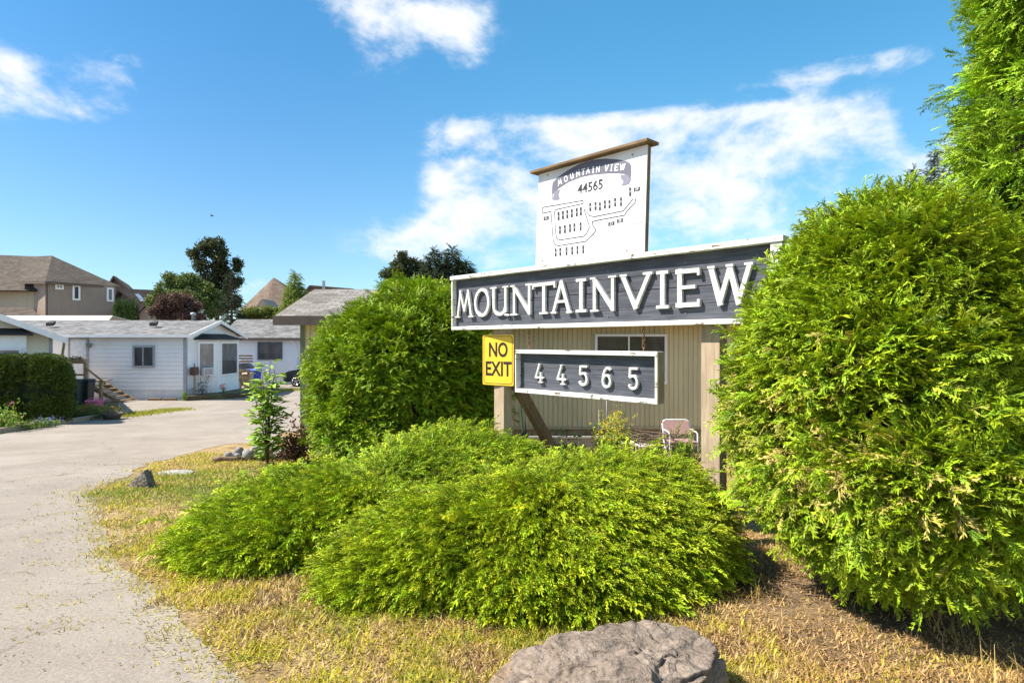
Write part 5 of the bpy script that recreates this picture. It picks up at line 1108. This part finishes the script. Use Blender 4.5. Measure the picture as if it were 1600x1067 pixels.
for (x, y, w_, h_) in lots:
    m = MB()
    sl2 = -.22 if w_ > 20 else 0; q = [mm(x - w_ / 2, y - h_ / 2 + (-w_ / 2) * sl2), mm(x + w_ / 2, y - h_ / 2 + w_ / 2 * sl2), mm(x + w_ / 2, y + h_ / 2 + w_ / 2 * sl2), mm(x - w_ / 2, y + h_ / 2 - w_ / 2 * sl2)]
    vs = [mapf(*p, -.0005) for p in q] + [mapf(*p, -.002) for p in q]; m.add(vs, [(0, 1, 2, 3), (7, 6, 5, 4), (0, 4, 5, 1), (1, 5, 6, 2), (2, 6, 7, 3), (3, 7, 4, 0)]); m.build('lot_mark', map_dark, mb)
NQ = -QY
def mtext(name, s, x, y, size, mt, sx=1., bold=0., dp=-.003): u, v = hu(x, y); return textmesh(name, s, size, mt, mb, MPp(u, v, dp), RX, UZ, NQ, .0005, sx, bold)
for s, x, y in (('29', 807, 460), ('32', 226, 656), ('23', 639, 683), ('28', 695, 663)): mtext('lot_number', s, x, y, .036, text_white)
for s, (x, y, w_, h_) in zip(['12', '13', '14', '15', '16', '17', '18', '19', '20', '21', '22', '24', '25', '11', '4', '5', '6', '7', '10', '9', '7', '3', '2', '1', '27'], lots): mtext('lot_number', s, x, y, .022, text_white)
mtext('street_number', '44565', 504, 457, .135, map_dark, .95, .0015)
# banner
up_ = [(264, 470), (268, 435), (300, 402), (360, 358), (440, 312), (520, 286), (600, 274), (680, 276), (740, 284), (765, 298), (770, 320)]
lo_ = [(264, 540), (268, 505), (306, 470), (364, 430), (444, 396), (520, 378), (600, 368), (680, 364), (724, 366), (752, 380), (766, 400)]
m = MB(); U_ = [mm(*p) for p in up_]; L_ = [mm(*p) for p in lo_]; n = len(U_)
vs = [mapf(*p, -.0025) for p in U_] + [mapf(*p, -.0025) for p in L_] + [mapf(*p, -.0003) for p in U_] + [mapf(*p, -.0003) for p in L_]
fs = []
for i in range(n - 1): fs += [(i, i + 1, n + i + 1, n + i), (2 * n + i, 3 * n + i, 3 * n + i + 1, 2 * n + i + 1), (i, 2 * n + i, 2 * n + i + 1, i + 1), (n + i, n + i + 1, 3 * n + i + 1, 3 * n + i)]
m.add(vs, fs); m.build('banner', map_grey, mb)
m = MB()
for q in ([(266, 541), (280, 490), (314, 476), (302, 505), (312, 536), (290, 541)], [(702, 372), (752, 372), (767, 402), (752, 428), (706, 441), (720, 415), (704, 398)]):
    P = [mm(*p) for p in q]; m.add([mapf(*p, -.0040) for p in P] + [mapf(*p, -.0027) for p in P], [list(range(len(P))), list(range(len(P), 2 * len(P)))[::-1]] + [(i, (i + 1) % len(P), len(P) + (i + 1) % len(P), len(P) + i) for i in range(len(P))])
m.build('banner_tail', plain('map_grey_light', (.19, .19, .25), .6), mb)
pos = [(314, 432, 'M'), (352, 410, 'O'), (390, 390, 'U'), (428, 373, 'N'), (462, 362, 'T'), (492, 353, 'A'), (525, 347, 'I'), (556, 342, 'N'), (612, 334, 'V'), (643, 330, 'I'), (676, 327, 'E'), (715, 324, 'W')]
for i, (x, y, ch) in enumerate(pos):
    c = mm(x, y); a = mm(x - 25, y + (13 if i < 4 else 7 if i < 8 else 4)); b = mm(x + 25, y - (13 if i < 4 else 7 if i < 8 else 4)); t = Vector((b[0] - a[0], b[1] - a[1])).normalized(); nrm_ = Vector((-t.y, t.x))
    W2 = .03 if ch == 'I' else .062 if ch in 'MW' else .048; H2 = .062
    def mp(u, v, dp, c=c, t=t, nrm_=nrm_, W2=W2, H2=H2): return mapf(c[0] + t.x * (u - W2 / 2) + nrm_.x * (v - H2 / 2), c[1] + t.y * (u - W2 / 2) + nrm_.y * (v - H2 / 2), dp)
    m = MB()
    for k, st_ in enumerate(GL[ch]): ribbon(m, [(x_ * W2, y_ * H2) for x_, y_ in st_[0]], .0085 * st_[1], mp, -.0045 - .0002 * k, -.0028, len(st_) > 2)
    m.build('banner_letter', text_white, mb)
# peeling scratches
m = MB()
for (x0_, y0_, x1_, y1_) in ((176, 765, 240, 815), (165, 860, 240, 852), (760, 690, 850, 665), (500, 770, 545, 750), (838, 495, 852, 510), (170, 940, 215, 930), (752, 848, 770, 862), (500, 920, 620, 905)):
    k = 9; pts = [(x0_ + (x1_ - x0_) * i / k + random.uniform(-3, 3), y0_ + (y1_ - y0_) * i / k + random.uniform(-7, 7)) for i in range(k + 1)]
    ribbon(m, [mm(*p) for p in pts], [random.uniform(.002, .009) for _ in pts], mapf, -.0018, -.0004)
m.build('peeling_patches', plain('peel', (.34, .31, .28), .8, var=.4, scale=60), mb)

# ---- NO EXIT sign
EA = math.radians(-38.5); EX_ = Vector((math.cos(EA), math.sin(EA), 0)); EN = Vector((-EX_.y, EX_.x, 0)); c = Vector((-.150, 6.925, 1.390)); c -= EN * .018
ne = root('no_exit_sign', c, EA, 'yellow metal NO EXIT sign screwed to the left post of the wooden sign', 'sign')
we, he = .456, .574
def rrect(w_, h_, r_, n=6):
    P = []
    for (sx, sy, a0) in ((1, 1, 0), (-1, 1, 90), (-1, -1, 180), (1, -1, 270)):
        P += [(sx * (w_ / 2 - r_) + r_ * math.cos(math.radians(a0 + 90 * k / n)), sy * (h_ / 2 - r_) + r_ * math.sin(math.radians(a0 + 90 * k / n))) for k in range(n + 1)]
    return P
m = MB(); m.prism([c + EX_ * u + UZ * v for u, v in rrect(we, he, .018)], EN * .003); m.build('plate', sign_yellow, ne)
m = MB(); ribbon(m, rrect(we - .038, he - .038, .03), .006, lambda u, v, dp: c + EX_ * u + UZ * v + EN * dp, -.0015, -.0003, True); m.build('border', sign_black, ne)
textmesh('lettering', 'NO', .225, sign_black, ne, c + UZ * .108 + EX_ * .004 - EN * .001, EX_, UZ, -EN, .0008, .80, .0055)
textmesh('lettering', 'EXIT', .225, sign_black, ne, c - UZ * .108 + EX_ * .004 - EN * .001, EX_, UZ, -EN, .0008, .84, .0055)
m = MB()
for v in (.262, -.262): m.lathe(c + UZ * v - EN * .004, [(.008, 0), (.008, .006)], 10, EN)
m.build('bolt', galv, ne)

# ------------------------------------------------------------------ things along the tan home
dw = 12.2
r = root('leaning_panel', (Xd(880, 12.1), 12.1, gz(12.1)), 0, 'weathered whitish wooden panel lying along the foot of the tan home', 'panel')
m = MB(); x = Xd(828, 12.1)
while x < Xd(962, 12.1): m.bx(x, x + .135, 12.08, 12.11, gz(12.1), Zd(682, 12.1) + random.uniform(-.015, .01)); x += .14
m.build('boards', grey_wood, r)
m = MB(); m.bx(Xd(826, 12.1), Xd(963, 12.1), 12.04, 12.078, Zd(683.5, 12.1), Zd(681, 12.1)); m.build('top_rail', plain('pale_rail', (.6, .58, .55), .7), r)
def pole(label, px, d, y0, rad, mt, name='metal_stake', dx=0):
    m = MB(); x = Xd(px, d); m.tube([(x, d, gz(d)), (x + dx, d, Zd(y0, d))], [rad, rad * .8], 8); return tag(m.build(name, mt, None, True), label, 'stake')
pole('tall thin dark stake standing behind the yellow-flowered plant', 948, 11.6, 620, .016, iron); pole('shorter thin dark stake left of the tall one by the tan home', 936, 11.4, 640, .014, iron)
r = root('shovel', (Xd(816, 11.8), 11.8, gz(11.8)), 0, 'dark green shovel propped behind the diagonal brace', 'shovel')
m = MB(); m.tube([Wp(812, 600, 12), Wp(815, 650, 11.9), Wp(818, 690, 11.8)], .018, 8); m.tube([Wp(820, 640, 12), Wp(822, 690, 11.8)], .012, 6); m.build('handle', hose, r)
m = MB(); m.prism([Wp(810, 682, 11.8), Wp(818, 672, 11.8), Wp(825, 684, 11.8), Wp(825, 700, 11.8), Wp(817, 712, 11.8), Wp(808, 698, 11.8)], (0, .02, 0)); m.build('blade', hose, r, bevel=.005)
# chair
cd_ = 11.3; r = root('folding_chair', (Xd(1058, cd_), cd_, gz(cd_)), 0, 'folding lawn chair with faded pink-brown fabric and white frame beside the tan home', 'chair'); x0, x1 = Xd(1037, cd_), Xd(1080, cd_); zg = gz(cd_); zt = Zd(657, cd_); zs = zg + .38
m = MB(); cc = .07; yb = cd_ + .12; m.tube([(x0, cd_ - .02, zs), (x0, yb, zt - cc), (x0 + cc * .3, yb + .005, zt - cc * .3), (x0 + cc, yb + .01, zt), (x1 - cc, yb + .01, zt), (x1 - cc * .3, yb + .005, zt - cc * .3), (x1, yb, zt - cc), (x1, cd_ - .02, zs)], .014, 8); m.build('back_frame', tube_white, r, True)
m = MB(); m.box(((x0 + x1) / 2, cd_ + .055, (zs + zt) / 2 + .03), (x1 - x0 - .03, 0, 0), (0, .012, 0), (0, .12, zt - zs - .1)); m.build('backrest', fabric, r, bevel=.005)
m = MB(); m.box(((x0 + x1) / 2, cd_ - .24, zs), (x1 - x0 - .03, 0, 0), (0, .42, 0), (0, 0, .015)); m.build('seat', fabric, r)
for x in (x0 + .005, x1 - .005):
    m = MB(); m.tube([(x, cd_ - .42, zg), (x, cd_ - .40, zs + .14), (x, cd_ - .34, zs + .17), (x, cd_ + .05, zs + .17)], .013, 8); m.build('armrest', tube_white, r, True)
    m = MB(); m.tube([(x, cd_ - .40, zs), (x, cd_ + .2, zg)], .012, 8); m.build('leg', tube_white, r, True)
    m = MB(); m.tube([(x, cd_ + .05, zs), (x, cd_ - .30, zg)], .012, 8); m.build('leg', tube_white, r, True)
r = root('bucket', (Xd(981, 11.2), 11.2, gz(11.2)), 0, 'white plastic bucket left of the small wooden table', 'bucket'); c = r.location; m = MB(); hb = Zd(690, 11.2) - c.z; m.lathe(c, [(.10, 0), (.115, hb - .05), (.125, hb - .05), (.125, hb), (.11, hb), (.09, .03), (.01, .03)], 20); m.build('pail', plastic_white, r, True)
m = MB(); m.tube([c + Vector((-.12, -.01, hb - .03)), c + Vector((-.08, -.1, hb - .12)), c + Vector((.08, -.1, hb - .12)), c + Vector((.12, -.01, hb - .03))], .004, 6); m.build('handle', iron, r)
r = root('small_table', (Xd(1008, 11.3), 11.3, gz(11.3)), 0, 'small weathered plank table between the bucket and the lawn chair', 'table'); x0, x1 = Xd(995, 11.3), Xd(1023, 11.3); zt = Zd(695, 11.3)
m = MB()
for k in range(3): m.bx(x0, x1, 11.1 + k * .13, 11.22 + k * .13, zt - .03, zt)
m.build('tabletop', grey_wood, r)
for (x, y) in ((x0 + .03, 11.13), (x1 - .03, 11.13), (x0 + .03, 11.45), (x1 - .03, 11.45)): m = MB(); m.bx(x - .02, x + .02, y - .02, y + .02, gz(11.3), zt - .031); m.build('leg', grey_wood, r)
# yellow-flowered plant
r = tuft('yellow_flower_plant', 'tall plant with small yellow flower heads in front of the tan home', 957, 680, 10.2, 360, .30, .80, .09, (.10, .17, .03), (.42, .52, .07), 'flowering plant', (150, (.66, .56, .05), .045, 1.12))
tuft('weed', 'green leafy weed at the foot of the diagonal brace', 885, 700, 10.6, 110, .3, .4, .12, (.05, .11, .02), (.2, .34, .05))
# bramble canes
m = MB()
for k in range(9):
    a = Wp(968 + k * 4, 672 + (k % 3) * 6, 11); b = Wp(1020 + k * 9, 700 - (k * 7) % 26, 10.8); mid = (a + b) / 2 + Vector((0, 0, random.uniform(-.12, .1)))
    m.tube([a, mid, b], [.006, .007, .004], 5)
m.tube([Wp(965, 675, 11), Wp(990, 684, 11), Wp(1010, 686, 11), Wp(1050, 683, 11), Wp(1085, 672, 10.9)], .007, 5)
for k in range(26):
    px = random.uniform(990, 1110); g = Gp(px, 720); b = g + Vector((random.uniform(-.25, .25), random.uniform(-.2, .2), random.uniform(.25, .75))); m.tube([g, (g + b) / 2 + Vector((.02, 0, .03)), b], [.006, .005, .003], 4)
tag(m.build('dry_canes', plain('cane', (.26, .19, .13), .8, var=.4), None), 'tangle of dry brown canes between the lawn chair and the front juniper', 'dead plant')
tuft('upright_shoots', 'light green upright shoots just left of the right timber post', 1066, 715, 6.8, 120, .22, .42, .16, (.1, .18, .03), (.42, .5, .06), 'plant', tm=PL, z=.05)

# ------------------------------------------------------------------ stone bed, log, shrub on the left
a, b = Gp(332, 722), Gp(432, 718); m = MB(); z = Vector((0, 0, .045)); pts = [a.lerp(b, t) + z + Vector((0, .01 * math.sin(t * 20), .008 * math.sin(t * 13))) for t in np.linspace(0, 1, 9)]
m.tube(pts, [.05 + .006 * math.sin(i * 2.2) for i in range(9)], 12); tag(m.build('log', log_wood, None, True), 'short dark log edging the white stone bed on the lawn', 'log')
def stone_mesh(seed, sub=2, amp=.25, freq=1.6, flat=1.):
    import bmesh; from mathutils import noise as mn
    bm = bmesh.new(); bmesh.ops.create_icosphere(bm, subdivisions=sub, radius=1)
    for v in bm.verts:
        n = mn.noise(v.co * freq + Vector((seed * 7.3, seed * 3.1, 0))) * amp + mn.noise(v.co * freq * 2.7 + Vector((seed, 0, 5))) * amp * .4; v.co *= 1 + n
        v.co.z *= flat
    me = bpy.data.meshes.new('stone'); bm.to_mesh(me); bm.free(); me.shade_smooth(); me.materials.append(stone_white); return me
SM = [stone_mesh(i) for i in range(6)]
k = 0
for i in range(58):
    t = random.random(); c = a.lerp(b, t) + Vector((random.uniform(.05, .35), random.uniform(.10, 1.25), 0)); rr = random.uniform(.05, .10); o = bpy.data.objects.new('river_stone', SM[i % 6]); COL.objects.link(o)
    o.location = (c.x, c.y, gz(c.y) + rr * .4 + random.uniform(0, .09)); o.rotation_euler = [random.uniform(0, 6) for _ in range(3)]; o.scale = (rr * random.uniform(.9, 1.4), rr, rr * random.uniform(.6, .8))
    tag(o, 'pale rounded river stone in the bed behind the log', 'stone', 'pale stones in the bed behind the log')
me = stone_mesh(9, 3, .12, 1.2); me.materials.clear(); me.materials.append(stone_white); c = Gp(272, 739); o = bpy.data.objects.new('paving_slab', me); COL.objects.link(o); o.location = (c.x, c.y, c.z + .005); o.scale = (.28, .22, .02); tag(o, 'flat pale stone slab set in the lawn between the rock and the log', 'stone slab')

def leafy(name, label, px, d, ytop, wpx, n, leafL, ca, cb, nst=7):
    base = Vector((Xd(px, d), d, gz(d))); H_ = Zd(ytop, d) - base.z; R = wpx / F * d / 2; r = root(name, base, 0, label, 'shrub'); m = MB(); P, Fw = [], []
    for s in range(nst):
        a = s * 2.4; out = R * random.uniform(.35, 1.0); h_ = H_ * (random.uniform(.55, .9) if s else 1.0); out = out if s else R * .15
        tip = base + Vector((out * math.cos(a), out * math.sin(a), h_)); mid = base + Vector((out * .35 * math.cos(a), out * .35 * math.sin(a), h_ * .55)); m.tube([base, mid, tip], [.014, .010, .004], 6)
        for k in range(n // nst):
            t = random.uniform(.12, 1); p = (base.lerp(mid, t * 2) if t < .5 else mid.lerp(tip, t * 2 - 1)); an = random.uniform(0, 6.28); dd = Vector((math.cos(an), math.sin(an), random.uniform(-.1, .7))); spread = R * .55 * (1 - abs(t - .40)) * random.random() + .03
            P.append(tuple(p + dd * spread)); Fw.append(tuple(dd)); 
            if k % 4 == 0: m.tube([p, p + dd * spread], [.005, .003], 4)
    m.build('stems', bark, r, True)
    # single leaf template: folded pointed leaf
    V = np.array([(0, 0, 0), (.3, .17, .04), (.65, .17, .02), (1, 0, -.12), (.65, -.17, .02), (.3, -.17, .04), (.5, 0, -.02)]); T = np.array([.2, .6, .8, 1, .8, .6, .5]); Q = np.array([[0, 1, 2, 6], [6, 2, 3, 3], [0, 6, 4, 5], [6, 3, 3, 4]])
    V = np.array([(0, 0, 0), (.35, .18, .05), (.40, 0, -.01), (.35, -.18, .05), (.75, .14, .01), (1, 0, -.14), (.75, -.14, .01)]); T = np.array([.2, .6, .5, .6, .8, 1, .8]); Q = np.array([[0, 2, 1, 1], [0, 3, 2, 2], [1, 2, 5, 4], [2, 3, 6, 5]])
    V = np.array([(0, 0, 0), (.45, .24, .06), (1, 0, -.16), (.5, 0, -.01), (.45, -.24, .06)]); T = np.array([.2, .6, 1, .6, .6]); Q = np.array([[0, 3, 2, 1], [0, 4, 2, 3]])
    P = np.array(P); Fw = np.array(Fw); Vv, Qq, Cc = scatter([(V, Q, T)], P, Fw, np.tile([0, 0, 1.], (len(P), 1)) + RNG.normal(0, .35, P.shape), RNG.uniform(.7, 1.3, len(P)) * leafL, ca, cb, .18); np_mesh('leaves', Vv, Qq, leaf, r, Cc); return r
leafy('leafy_shrub', 'young shrub with large light green leaves beside the white stones', 418, 10.4, 562, 58, 520, .165, (.12, .22, .03), (.38, .56, .08), 9)
tuft('dry_shrub', 'reddish-brown dried shrub between the leafy shrub and the cedar bush', 462, 670, 10.8, 260, .34, .62, .11, (.10, .05, .03), (.32, .17, .10), 'shrub')
tuft('yellow_flower', 'small yellow flower clump beside the white stones', 440, 711, 9.25, 40, .1, .1, .05, LG, LG2, 'flowering plant', (40, (.75, .5, .04), .035, 1.5))
tuft('red_flower', 'small red flower clump right of the yellow one by the stones', 458, 711, 9.2, 30, .08, .1, .05, (.1, .05, .03), (.3, .1, .08), 'flowering plant', (36, (.5, .03, .03), .035, 1.5))
tuft('low_plant', 'low grey-green plant at the foot of the leafy shrub', 412, 690, 10.9, 70, .2, .2, .08, (.07, .11, .03), (.26, .34, .10))

# ------------------------------------------------------------------ rocks
import bmesh
from mathutils import noise as mn
def build_rock(name, label, loc, dims, seed, mt, shape, sub=5, amp=.1, rot=0):
    bm = bmesh.new(); bmesh.ops.create_icosphere(bm, subdivisions=sub, radius=1)
    rr_ = random.Random(int(seed * 10)); planes = list(shape) + [(rr_.gauss(0, 1), rr_.gauss(0, 1), abs(rr_.gauss(0, .8)), rr_.uniform(.70, .84)) for _ in range(9)]
    for v in bm.verts:
        p = v.co.copy(); 
        for (nx_, ny_, nz_, d_) in planes:
            n_ = Vector((nx_, ny_, nz_)).normalized(); e = p.dot(n_) - d_
            if e > 0: p -= n_ * e * .97
        q = p * 1.3 + Vector((seed, seed * 2, 0)); f = mn.fractal(q * 1.1, 1.0, 2.1, 6); rdg = abs(mn.noise(Vector((q.x * 1.6, q.y * 1.6, q.z * 4.5)))); f2 = mn.noise(q * 6)
        cr = 1 - min(1, abs(mn.noise(q * 2.3 + Vector((4, 1, 9)))) * 9); cr2 = 1 - min(1, abs(mn.noise(Vector((q.x * 3.1, q.y * 3.1, q.z * 9)))) * 6)
        p += p.normalized() * (f * amp * .6 - rdg * amp * .8 + f2 * amp * .14 - cr * amp * .42 - cr2 * amp * .16 + mn.fractal(q * 9, .8, 2.1, 4) * amp * .10); v.co = Vector((p.x * dims[0], p.y * dims[1], p.z * dims[2]))
    me = bpy.data.meshes.new(name); bm.to_mesh(me); bm.free(); me.shade_smooth(); o = link(name, me, mt); o.location = loc; o.rotation_euler = (0, 0, rot); tag(o, label, 'rock'); return o
build_rock('boulder', 'big flat-topped brown boulder at the bottom edge of the photo', (.46, 2.62, -.0), (.615, .48, .44), 3.3, rock_brown,
           [(0, .05, 1, .62), (.25, -.1, 1, .70), (-.9, -.1, .9, .74), (0, -1, .5, .85), (1, 0, .15, .86), (.1, 1, .3, .8), (-.5, .6, .7, .85)], 7, .12, .08)
g = Gp(215, 763); build_rock('small_rock', 'small angular grey-brown rock on the lawn near the road', (g.x, g.y + .1, g.z + .07), (.19, .15, .19), 8.1, rock_grey,
           [(-.7, 0, .75, .42), (1, 0, .35, .55), (0, -1, .25, .55), (.0, 0, 1, .85), (-.3, -.8, .5, .6)], 5, .14)

# ------------------------------------------------------------------ grass, straw, pebbles
def edge_d(x, y): return x - edge_x(y)      # >0 on the lawn side
def blades(name, n, region, hmean, ca_fn, label=None, wd=.004, lay=.6, dens=None):
    u = RNG.random(n); y0, y1 = region[2], region[3]; y = y0 + (y1 - y0) * u ** 1.7; e_ = edge_x(y)
    x = RNG.uniform(region[0], region[1], n) if region[0] > -6 else e_ - .3 + RNG.random(n) * (.90 * y + .6 - e_)
    keep = dens(x, y); x, y = x[keep], y[keep]; n = len(x); z = gzn(y) + .003
    a = RNG.uniform(0, 2 * np.pi, n); h_ = (np.abs(RNG.normal(hmean, hmean * .45, n)) + .006) * (1 - .35 * np.clip(x - .8, 0, 1) * (hmean < .05)); ln = RNG.uniform(.2, 1, n) * lay * 1.6; dirx, diry = np.cos(a), np.sin(a); w_ = wd * (1 + y * .14)
    p0 = np.stack([x - diry * w_, y + dirx * w_, z], -1); p1 = np.stack([x + diry * w_, y - dirx * w_, z], -1); b_ = h_ * ln
    tip = z + h_ * np.clip(1.1 - ln * .55, .12, 1); p2 = np.stack([x + dirx * b_ * .97 + diry * w_ * .5, y + diry * b_ * .97 - dirx * w_ * .5, tip], -1); p3 = np.stack([x + dirx * b_, y + diry * b_, z + h_ * np.clip(1.1 - ln * .55, .12, 1)], -1)
    V = np.stack([p0, p1, p2, p3], 1).reshape(-1, 3); Q = np.arange(4 * n).reshape(-1, 4); C = np.repeat(ca_fn(x, y), 4, 0)
    o = np_mesh(name, V, Q, blade, None, np.clip(C, .01, .9)); tag(o, label, 'grass', kind='stuff'); return o
def vn(x, y, s, o=0): return np.array([mn.noise(Vector((a * s + o, b * s, o * .7))) for a, b in zip(x, y)])
def lawn_col(x, y):
    g = np.clip(1.2 - ((x + 3.6) / 2.0) ** 2 - ((y - 8.4) / 2.2) ** 2, 0, 1); s1 = vn(x, y, .9, 3); s2 = vn(x, y, 4.1, 9); n = len(x)
    right = np.clip((x - .8) / .8, 0, 1)
    pg = np.clip(g * .55 + s1 * .7 + s2 * .5 + .10 - .5 * right, 0, 1); py = np.clip(.62 + s2 * .9 - .62 * right, .04, 1); pb = np.clip(.10 + .12 * right - s2 * .4, 0, 1)
    r = RNG.random((n, 1)); br = .5 + .85 * r
    straw = (np.array([.60, .45, .22]) * (1 - right[:, None]) + np.array([.62, .41, .19]) * right[:, None]) * br; gr = np.array([.20, .27, .03]) * br; yg = np.array([.50, .44, .055]) * br; brn = np.array([.20, .12, .065]) * br
    c = straw.copy(); m_ = RNG.random(n) < py; c[m_] = yg[m_]; m_ = RNG.random(n) < pg; c[m_] = gr[m_]; m_ = RNG.random(n) < pb; c[m_] = brn[m_]; return c
def dens_lawn(x, y):
    e = edge_d(x, y) + vn(x, y, 2.3, 1) * .35; p = np.clip(.15 + e * 4, 0, 1)
    bare = vn(x, y, .8, 5) * 1.1 + vn(x, y, 2.6, 6) * .6; dirt = np.exp(-(((x + 2.9) / 1.0) ** 2 + ((y - 6.3) / .8) ** 2)) + .9 * np.exp(-(((x + .75) / .6) ** 2 + ((y - 3.1) / .35) ** 2))
    return (RNG.random(len(x)) < p * np.clip(1.05 - bare * .4 - dirt * .8 - .25 * (x > 1.5) - .75 * np.exp(-(((x - 2.2) / 1.1) ** 2 + ((y - 3.7) / .75) ** 2) ** 2), .04, 1)) 
blades('lawn_grass', 340000, (-6.5, 4.2, 2.2, 12.4), .030, lawn_col, 'dry yellow and green lawn grass', .0027, .9, dens_lawn)
def dens_road(x, y):
    e = edge_d(x, y); b = np.exp(-(e / .22) ** 2) * 1.2 + np.exp(-(e / .6) ** 2) * (vn(x, y, 3.2, 4) > .33); k = np.zeros(len(x), bool)
    for (px, py, rx, ry) in ((125, 772, .45, .12), (110, 790, .5, .12), (130, 832, .5, .13), (75, 950, .3, .06), (60, 985, .25, .05), (130, 880, .5, .10), (185, 893, .3, .08), (30, 950, .2, .05), (95, 975, .2, .08)):
        g = Gp(px, py); k |= (((x - g.x) / rx) ** 2 + ((y - g.y) / ry) ** 2 + vn(x, y, 7, 2) * 1.2) < .8
    return (e < 0) & ((RNG.random(len(x)) < b * .5) | (k & (RNG.random(len(x)) < .15)))
blades('road_edge_grass', 160000, (-5.6, 0, 2.2, 9.5), .020, lambda x, y: np.array([.50, .43, .10]) * RNG.uniform(.45, 1.2, (len(x), 1)), 'sparse yellow-green grass creeping over the cracked road edge', .0028, 1.1, dens_road)
def dens_straw(x, y): return (RNG.random(len(x)) < np.clip(.5 + vn(x, y, 1.7, 8) * 1.6, 0, 1)) & (edge_d(x, y) > .1)
blades('straw', 32000, (-.8, 4.6, 2.3, 6.5), .035, lambda x, y: np.array([.62, .42, .17]) * RNG.uniform(.4, 1.2, (len(x), 1)), 'loose orange-brown dry straw on the ground below the bushes', .0016, 1.5, dens_straw)
def dens_tall(x, y): return vn(x, y, 3.3, 12) > .28
blades('tall_dry_grass', 9000, (1.0, 4.5, 2.7, 7.5), .10, lambda x, y: np.array([.60, .42, .15]) * RNG.uniform(.5, 1.15, (len(x), 1)), 'taller dry golden grass tufts under the right cedar bush', .0016, .7, dens_tall)
# grass strip across the driveway entrance and by the bay
def strip(name, label, pts, n, hm, col):
    x = []; y = []
    for (px, py) in pts: g = Gp(px, py); x.append(g.x); y.append(g.y)
    t = RNG.uniform(0, len(x) - 1, n); X_ = np.interp(t, range(len(x)), x) + RNG.normal(0, .3, n); Y_ = np.interp(t, range(len(y)), y) + RNG.normal(0, .25, n); z = gzn(Y_) + .015
    a = RNG.uniform(0, 6.28, n); w_ = .012; h_ = np.abs(RNG.normal(hm, hm * .4, n)); V = np.stack([np.stack([X_ - w_, Y_, z], -1), np.stack([X_ + w_, Y_, z], -1), np.stack([X_ + np.cos(a) * h_ * .5 + w_ * .3, Y_ + np.sin(a) * h_ * .5, z + h_], -1), np.stack([X_ + np.cos(a) * h_ * .5, Y_ + np.sin(a) * h_ * .5, z + h_], -1)], 1).reshape(-1, 3)
    tag(np_mesh(name, V, np.arange(4 * n).reshape(-1, 4), blade, None, np.repeat(np.array(col) * RNG.uniform(.6, 1.2, (n, 1)), 4, 0)), label, 'grass', kind='stuff')
strip('verge_grass', 'thin strip of yellow grass crossing the road by the planter pot', [(190, 652), (215, 648), (245, 644), (285, 640)], 2600, .06, (.42, .42, .07))
strip('bed_grass', 'green grass around the bins and pink tub', [(95, 644), (115, 641), (140, 641), (165, 641)], 4200, .10, (.30, .36, .05))
strip('far_grass', 'dry yellow grass patch beside the mulch bed', [(385, 618), (410, 614), (440, 611), (470, 610)], 3000, .10, (.45, .40, .12))
# gravel crumbs on the road: fine loose stones
N = 1500; y = 2.1 + 9.5 * RNG.random(N) ** 1.2; x = edge_x(y) - np.abs(RNG.normal(0, 1.3, N)) + .25; s = RNG.uniform(.002, .0065, N) * (1 + .1 * y)
oct_ = np.array([(1, 0, 0), (0, 1, 0), (-1, 0, 0), (0, -1, 0), (0, 0, .7), (0, 0, -.7)]); of = np.array([(0, 1, 4), (1, 2, 4), (2, 3, 4), (3, 0, 4)])
ang = RNG.uniform(0, 6.28, N); ca, sa = np.cos(ang), np.sin(ang); o_ = oct_[None] * (s[:, None, None] * RNG.uniform(.6, 1.3, (N, 6, 1))); xr2 = o_[..., 0] * ca[:, None] - o_[..., 1] * sa[:, None]; yr2 = o_[..., 0] * sa[:, None] + o_[..., 1] * ca[:, None]
V = np.stack([xr2 + x[:, None], yr2 + y[:, None], o_[..., 2] + (gzn(y) + .014)[:, None]], -1).reshape(-1, 3); Q = (of[None] + (np.arange(N) * 6)[:, None, None]).reshape(-1, 3)
tag(np_mesh('road_gravel', V, Q, blade, None, np.repeat(np.array([.30, .27, .23]) * RNG.uniform(.45, 1.7, (N, 1)), 6, 0), nv=3), 'fine loose gravel and grit on the road', 'gravel', kind='stuff')

m = MB()
for i in range(260):
    x = random.uniform(-1.9, 3.3); y = random.uniform(2.7, 5.2); a = random.uniform(0, 6.28); L = random.uniform(.03, .13)
    if x < edge_x(y) + .1: continue
    p = Vector((x, y, gz(y) + .012)); q = p + Vector((math.cos(a) * L, math.sin(a) * L, random.uniform(0, .02))); m.tube([p, (p + q) / 2 + Vector((0, 0, .008)), q], [.0022, .002, .001], 4)
tag(m.build('fallen_twigs', bark, None), 'fallen brown twigs scattered over the dry ground', 'twigs', kind='stuff')

# ------------------------------------------------------------------ bird in the sky
c = Wp(331, 337.5, 60); r = root('bird', c, .4, 'tiny dark bird flying above the tall dark tree', 'bird')
m = MB(); m.tube([c + Vector((-.16, 0, .03)), c + Vector((-.08, 0, .02)), c, c + Vector((.1, 0, -.02)), c + Vector((.2, 0, -.03))], [.012, .04, .05, .035, .01], 10); m.add([c + Vector(p) for p in ((.15, 0, -.02), (.30, .06, -.03), (.30, -.06, -.03))], [(0, 1, 2)]); m.build('body', tar, r, True)
for s in (-1, 1): m = MB(); m.prism([c + Vector(p) for p in ((-.06, s * .03, .02), (-.04, s * .18, .10), (.02, s * .38, .12), (.06, s * .2, .07), (.08, s * .03, .01))], (0, 0, .008)); m.build('wing', tar, r)
